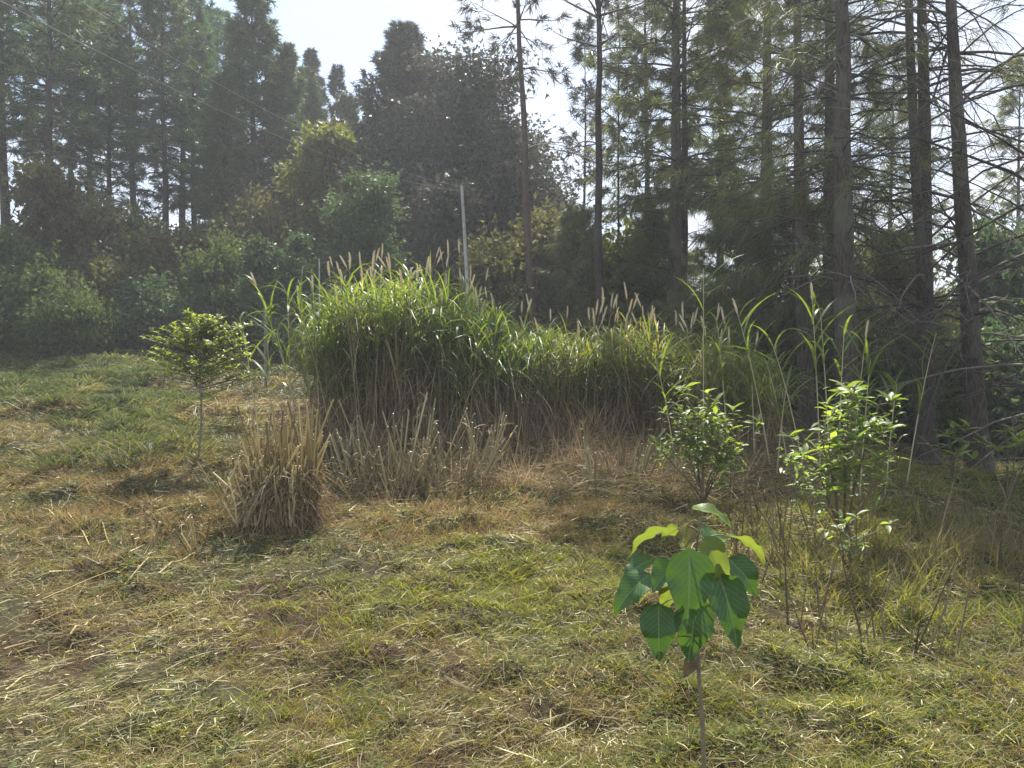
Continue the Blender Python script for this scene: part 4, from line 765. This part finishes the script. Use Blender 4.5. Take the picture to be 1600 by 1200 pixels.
def build_sapling():
    gx = gp(1106, SD); e = empty('sapling', gx, 'sapling with large heart shaped leaves on a thin stem in the right foreground', 'sapling')
    stem_px = [(1106, None), (1101, 1140), (1095, 1060), (1092, 1000), (1089, 940), (1088, 880), (1092, 835), (1097, 812)]
    pts = [gx - gx] + [P(a_, b_, SD) - gx for a_, b_ in stem_px[1:]]; pts = np.array(pts); a = Acc(); k = np.linspace(0, 7, 40)
    pp = np.stack([np.interp(k, np.arange(8), pts[:, j]) for j in range(3)], 1); kk = np.ones(5) / 5; pp2 = pp.copy()
    for j in range(3): pp2[2:-2, j] = np.convolve(pp[:, j], kk, 'valid')
    a.tube(pp2, np.linspace(.0085, .0035, 40), 10, cap=True); obj('stem', a, M['sap_stem'], e)
    def st(py): zz = P(1090, py, SD)[2] - gx[2]; return np.array([np.interp(zz, pp2[:, 2], pp2[:, 0]), np.interp(zz, pp2[:, 2], pp2[:, 1]), zz])
    Lv = [ # base px,py,depth ; tip px,py,depth ; width px ; facing ; mat ; stem row ; cup ; arch
        (1079, 868, -.14, 1076, 988, -.17, 66, (0, -1, .25), 'big_green', 850, .10, .10),
        (1087, 944, -.09, 1079, 1040, -.10, 58, (.1, -1, .15), 'big_green', 915, .10, .10),
        (1031, 952, -.07, 1032, 1040, -.10, 52, (-.25, -1, .2), 'big_green', 930, .10, .12),
        (1012, 902, -.02, 960, 962, -.05, 42, (-.5, -1, .7), 'big_green', 880, .15, .18),
        (1020, 876, .05, 972, 912, .02, 36, (-.5, -.4, 1), 'big_green', 862, .15, .15),
        (1054, 884, -.06, 1020, 930, -.09, 40, (-.5, -1, .6), 'big_green', 868, .2, .15),
        (1040, 832, .06, 981, 876, .10, 34, (-.5, .5, 1), 'big_backlit', 838, .15, .22),
        (1060, 828, .03, 1030, 852, .04, 34, (-.1, .7, .9), 'big_backlit', 832, .1, .15),
        (1076, 822, .02, 1077, 872, -.02, 22, (0, -1, .1), 'big_brown', 820, .2, .1),
        (1087, 798, .00, 1148, 828, .02, 34, (.3, -.15, 1), 'big_backlit', 812, .15, .25),
        (1142, 840, .04, 1199, 880, .08, 32, (.6, .6, .8), 'big_backlit', 850, .15, .22),
        (1100, 838, .02, 1142, 850, .07, 34, (.2, -.5, .8), 'big_green', 835, .1, .12),
        (1104, 846, -.06, 1134, 925, -.04, 44, (.15, -1, .35), 'big_backlit', 838, .12, .12),
        (1143, 878, .03, 1188, 936, .04, 42, (.4, -1, .5), 'big_green', 865, .12, .18),
        (1128, 908, -.05, 1159, 1026, -.08, 56, (.25, -1, .2), 'big_green', 890, .12, .12),
        (1052, 918, .05, 996, 948, .07, 30, (-.2, .6, 1), 'big_brown', 905, .1, .2),
        (1056, 915, .07, 1040, 962, .10, 36, (-.1, .5, .8), 'big_backlit', 905, .1, .12),
        (1120, 870, .09, 1150, 930, .12, 36, (.2, .5, .8), 'big_backlit', 875, .1, .12),
        (1096, 880, .10, 1108, 950, .13, 40, (.1, .7, .6), 'big_backlit', 870, .1, .1),
        (1070, 868, .10, 1058, 930, .12, 38, (-.2, .7, .6), 'big_backlit', 862, .1, .1),
        (1064, 850, .08, 1096, 872, .05, 26, (0, -.3, 1), 'big_backlit', 848, .1, .12),
        (1083, 1032, .02, 1071, 1066, .0, 20, (0, -1, .1), 'big_dry', 1020, .3, .1),
    ]
    for i, (bx, by, bd, tx, ty, td_, wpx, fc_, mt, srow, cup, arch) in enumerate(Lv):
        b = P(bx, by, SD + bd); t_ = P(tx, ty, SD + td_); m, bb = big_leaf(b, t_, wpx * 1.0 / FPX * SD, fc_, cup, arch, i); m.materials.append(M[mt]); o = obj('leaf', m, None, e, loc=bb - gx)
        s0 = st(srow); b = b - gx; q = np.linspace(0, 1, 6)[:, None]; midp = (s0 + b) / 2 + np.array([0, 0, .03]); pc = (1 - q) ** 2 * s0 + 2 * q * (1 - q) * midp + q ** 2 * b
        pa = Acc(); pa.tube(pc - pc[0], np.linspace(.0028, .002, 6), 6); pe = obj('petiole', pa, M['sap_stem'], e, loc=pc[0])
build_sapling()

# ------------------------------------------------------------------ ground cover
def scatter(n, d0, d1, pw, g, xr=.72, xpad=.6, xl=None):
    """points on the ground in the wedge ahead, area density falling as d^-pw"""
    k = 2 - pw; u = g.random(n); d = (d0 ** k + (d1 ** k - d0 ** k) * u) ** (1 / k)
    a0, a1 = (-xr, xr) if xl is None else xl
    x = (a0 + (a1 - a0) * g.random(n)) * d + g.uniform(-xpad, xpad, n); return x, d
def in_hole(x, y, s=0):  # bare soil pockets
    return fbm(x * 3.1, y * 3.1, 31 + s, 3)
g = np.random.default_rng(100)
green = lambda x, y: fbm(x * .9 + 3, y * .9, 41, 3) * .62 + fbm(x * 3.5, y * 3.5, 47, 2) * .38
# flat straw litter
n = 210000; x, y = scatter(n, 2.2, 20, 1.35, g); keep = (green(x, y) < .62 + .16 * g.random(n)) & (in_hole(x, y) > .30); x, y = x[keep], y[keep]; n = len(x)
bias = np.where(x < 0, .45, 0) ; an = g.random(n) * 6.283; an = np.where(g.random(n) < bias, g.normal(.55, .35, n), an)
z = ground_z(x, y) + .004 + .045 * g.random(n) ** 2; ds = np.clip(y / 5, .8, 3)
a = Acc(); a.ribbon_lod(np.stack([x, y, z], 1), np.stack([np.cos(an), np.sin(an), g.normal(.12, .22, n)], 1), np.stack([g.normal(0, .2, n), g.normal(0, .2, n), -.12 + 0 * z], 1), (.025 + .13 * g.random(n) ** 3) * ds ** .4, (.0022 + .0060 * g.random(n) ** 2) * ds, (.8, 1, 0), g.random(n))
obj('straw_litter', a, M['straw'], kind='stuff')
# short grass tufts
def tufts(nt_, nbl, d0, d1, pw, g, dens, Lr, Wd, spread, mat, name, up=1.0, xl=None, prof=(1, .8, 0), sag=.35, lay=None, thr=.0):
    x, y = scatter(nt_, d0, d1, pw, g, xl=xl); k = dens(x, y) > g.random(nt_) + thr; x, y = x[k], y[k]; n = len(x)
    s = (.6 + .8 * g.random(n)); bi = np.repeat(np.arange(n), nbl); m = len(bi); xx = x[bi] + g.normal(0, spread, m); yy = y[bi] + g.normal(0, spread, m); an = g.random(m) * 6.283
    v = np.clip(g.random(n)[bi] * .5 + g.random(m) * .5, 0, 1); ds = np.clip(y[bi] / 5, .75, 3)
    hd = np.stack([np.cos(an) * .55, np.sin(an) * .55, np.full(m, up) * (.4 + .8 * g.random(m))], 1)
    a = Acc(); a.ribbon_lod(np.stack([xx, yy, ground_z(xx, yy) - .003], 1), hd, np.stack([np.cos(an) * .15, np.sin(an) * .15, -sag + 0 * an], 1), (Lr[0] + (Lr[1] - Lr[0]) * g.random(m)) * s[bi], Wd * ds * (.7 + .6 * g.random(m)), prof, v); obj(name, a, M[mat], kind='stuff'); return n
tufts(26000, 11, 2.2, 11, .9, g, lambda x, y: sst(.38, .58, green(x, y)) * (.14 + .70 * sst(-1.8, .8, x)), (.045, .13), .0048, .022, 'short_grass', 'short_grass')
tufts(12000, 9, 2.2, 9, .6, g, lambda x, y: .14 + .28 * sst(-2, .8, x), (.03, .10), .0045, .02, 'short_grass', 'short_grass')
# standing dry blades between the green
tufts(12000, 7, 2.2, 12, .9, g, lambda x, y: sst(.36, .56, fbm(x * 1.1, y * 1.1, 61, 3)), (.06, .20), .0038, .03, 'dry_grass', 'dry_grass', sag=.45)
# rusty brown weeds just before the stand and at the left
def rust(x, y): return np.clip(np.exp(-((y - 6.3) / .6) ** 2 - ((x + .1) / 1.3) ** 2) * 1.2 + np.exp(-((y - 6.4) / .7) ** 2 - ((x + 3.3) / 1.1) ** 2) + .12 * (fbm(x * 1.3, y * 1.3, 71) > .58), 0, 1)
tufts(9000, 10, 3.0, 9, .3, g, rust, (.06, .20), .0040, .035, 'rust_grass', 'rusty_weeds', up=1.5, sag=.25)
# low creeping weeds with small round leaves
x, y = scatter(30000, 2.2, 10, 1.0, g); k = (fbm(x * 1.6, y * 1.6, 81, 3) > .56) & (g.random(len(x)) < .75); x, y = x[k], y[k]; n = len(x); m = n * 3; bi = np.repeat(np.arange(n), 3); xx = x[bi] + g.normal(0, .02, m); yy = y[bi] + g.normal(0, .02, m); an = g.random(m) * 6.283
a = Acc(); a.ribbon(np.stack([xx, yy, ground_z(xx, yy) + .01 + .03 * g.random(m)], 1), np.stack([np.cos(an), np.sin(an), .3 + .4 * g.random(m)], 1), np.stack([0 * an, 0 * an, -.3 + 0 * an], 1), .012 + .02 * g.random(m), .009 + .010 * g.random(m), (.5, 1, 0), g.random(m), np.stack([-np.sin(an), np.cos(an), g.normal(0, .3, m)], 1)); obj('low_weeds', a, M['weed'], kind='stuff')
# field tussocks on the slope behind and left
tufts(9500, 16, 7.0, 26, .6, g, lambda x, y: (.25 + .75 * sst(.40, .58, fbm(x * .8, y * .8, 91, 3))) * (1 - .9 * sst(-1.6, -.6, x) * (1 - sst(11, 12, y))), (.10, .32), .0042, .06, 'field_grass', 'field_grass', up=1.1, sag=.5)
tufts(5200, 14, 5.2, 12, .6, g, lambda x, y: (.15 + .85 * sst(.45, .6, fbm(x * .9, y * .9, 97, 3))) * (1 - sst(-1.9, -1.2, x)), (.08, .28), .0048, .05, 'dry_grass', 'dry_grass', up=1.0, sag=.5)
M['tussock'] = leaf_mat('tussock_blades', [(.035, .05, .018), (.065, .085, .03), (.15, .13, .06), (.36, .29, .14)], .38, (1.3, 1.2, .6), nscale=.6)
def tussocks(n, d0, d1, xl, Lr, g, cond, nbl=70, mat='tussock', w0=.0055):
    x, y = scatter(n, d0, d1, .2, g, xl=xl); k = cond(x, y); x, y = x[k], y[k]; n = len(x); R_ = .05 + .13 * g.random(n); bi = np.repeat(np.arange(n), nbl); m = len(bi); an = g.random(m) * 6.283; rr = np.sqrt(g.random(m)) * R_[bi]
    xx = x[bi] + np.cos(an) * rr * 1.4; yy = y[bi] + np.sin(an) * rr; an2 = an + g.normal(0, .8, m); out_ = .25 + .8 * rr / .18; hd = np.stack([np.cos(an2) * out_, np.sin(an2) * out_, .9 + 0 * an], 1); sL = (.6 + .7 * g.random(n))[bi]
    v = np.clip(g.random(n)[bi] * .75 + g.random(m) * .3 - .02, 0, 1); a = Acc(); ds = np.clip(y[bi] / 6, .8, 2.6)
    a.ribbon_lod(np.stack([xx, yy, ground_z(xx, yy) - .005], 1), hd, np.stack([np.cos(an2) * .15, np.sin(an2) * .15, -.65 + 0 * an], 1), (Lr[0] + (Lr[1] - Lr[0]) * g.random(m)) * sL, w0 * ds * (.6 + .7 * g.random(m)), (.9, 1, .6, 0), v, far=(1, .8, 0), k=1.1); obj('grass_tussocks', a, M[mat], kind='stuff')
tussocks(900, 6.6, 24, (-.72, -.12), (.16, .50), g, lambda x, y: fbm(x * .7, y * .7, 51) > .42)
M['scrub'] = leaf_mat('dim_green_scrub', [(0.0455, 0.065, 0.026), (0.078, 0.104, 0.039), (0.13, 0.1495, 0.0585), (0.286, 0.247, 0.117)], .4, nscale=.8, rough=.7, spec=.1)
tussocks(420, 8.0, 17, (-.72, -.36), (.22, .62), g, lambda x, y: (fbm(x * .6, y * .6, 55) > .36) & (x < -.42 * y + .3), 80, 'scrub', .0075)
tussocks(220, 3.0, 7.5, (-.72, .2), (.06, .18), g, lambda x, y: fbm(x * .9, y * .9, 53) > .45, 60)
tussocks(130, 3.2, 7.5, (.2, .75), (.06, .20), g, lambda x, y: x > .3, 60)
tussocks(120, 9.0, 15, (-.12, .3), (.1, .3), g, lambda x, y: x < 9, 60)
# litter under and before the tall stand (thin, dull, tangled)
x, y = scatter(20000, 7.0, 12, .6, g, xl=(-.26, .40)); n = len(x); an = g.random(n) * 6.283
a = Acc(); a.ribbon(np.stack([x, y, ground_z(x, y) + .01 + .12 * g.random(n) ** 2], 1), np.stack([np.cos(an), np.sin(an), g.normal(.2, .35, n)], 1), np.stack([0 * an, 0 * an, -.3 + 0 * an], 1), .12 + .32 * g.random(n), .004 + .005 * g.random(n), (1, .8, 0), g.random(n)); obj('dead_cane_litter', a, M['grass_dead'], kind='stuff')
# upright thin dead stalks between the cut canes
tufts(900, 5, 7.0, 9.4, .3, g, lambda x, y: .9 * (fbm(x * 2, y * 2, 3) > .42) + 0 * x, (.15, .60), .0065, .05, 'grass_dead', 'dead_grass_stalks', up=2.6, xl=(-.24, .24), sag=.12, prof=(1, .9, .6, 0))
# tangle of brown and green stems at the right
tufts(1700, 6, 3.7, 7.2, .6, g, lambda x, y: (1 - sst(6.0, 7.0, y)) * sst(1.2, 2.0, x - .18 * (y - 4)) * sst(.42, .56, fbm(x * 1.7, y * 1.7, 15, 3)) * sst(4.2, 5.0, y + .5 * (x - 2) * 0), (.08, .36), .0060, .06, 'weed_mix', 'weedy_stems', up=2.0, xl=(.2, .75), sag=.25, prof=(1, .9, .6, 0))
tufts(1700, 7, 3.9, 9, .6, g, lambda x, y: sst(1.2, 2.0, x - .18 * (y - 4)) * .8 * sst(.40, .55, fbm(x * 1.3, y * 1.3, 25)), (.08, .30), .0070, .05, 'short_grass', 'long_green_grass', up=1.6, xl=(.2, .75), sag=.35, prof=(1, .9, .6, 0))
x, y = scatter(330, 3.9, 6.8, .3, g, xl=(.22, .72)); k = (x > 1.5) & (fbm(x * 1.6, y * 1.6, 17) > .42); x, y = x[k], y[k]; n = len(x); t = np.linspace(0, 1, 5); hh = .18 + .42 * g.random(n) ** 1.5; lx = g.normal(0, .25, n); ly = g.normal(0, .2, n); zz = ground_z(x, y)
a = Acc(); a.tube(np.stack([x[:, None] + lx[:, None] * hh[:, None] * t, y[:, None] + ly[:, None] * hh[:, None] * t, zz[:, None] + hh[:, None] * t], -1), (.0035 + .003 * g.random(n))[:, None] * np.array([[1, .9, .8, .6, .4]]), 4, g.random(n)); obj('brown_weed_stems', a, M['stem_brown'], kind='stuff')
# bright fresh grass patches
def fresh(x, y): return np.clip(np.exp(-((y - 5.0) / .55) ** 2 - ((x - .1) / .55) ** 2) + .9 * np.exp(-((y - 4.6) / .35) ** 2 - ((x + .7) / .35) ** 2) + .8 * np.exp(-((y - 3.7) / .6) ** 2 - ((x - 1.7) / .6) ** 2) + .7 * np.exp(-((y - 2.9) / .12) ** 2 - ((x + .65) / .18) ** 2), 0, 1)
M['fresh'] = leaf_mat('fresh_grass', [(.11, .14, .03), (.21, .23, .055), (.34, .32, .09)], .48, (1.4, 1.35, .5))
tufts(5200, 10, 2.6, 6.5, .3, g, fresh, (.06, .16), .0052, .022, 'fresh', 'fresh_grass', xl=(-.35, .6))

# ------------------------------------------------------------------ scattering air volume, added to imitate flare veil and lighten the far trees
def veil_haze(density):
    x0, x1, y0, y1, z0, z1 = -244., 244., -64., 305., -12., 32.
    V = np.array([(x, y, z) for z in (z0, z1) for y in (y0, y1) for x in (x0, x1)]); F = np.array([[0, 2, 3, 1], [4, 5, 7, 6], [0, 1, 5, 4], [2, 6, 7, 3], [0, 4, 6, 2], [1, 3, 7, 5]])
    m, nt = mat_new('veil_haze'); v = nt.nodes.new('ShaderNodeVolumePrincipled'); v.inputs['Color'].default_value = (.93, .95, 1, 1); v.inputs['Density'].default_value = density; v.inputs['Anisotropy'].default_value = .3
    o = nt.nodes.new('ShaderNodeOutputMaterial'); nt.links.new(v.outputs[0], o.inputs['Volume'])
    a = Acc(); a.add(V, F); obj('veil_haze', a, m, kind='stuff')
veil_haze(.0024)
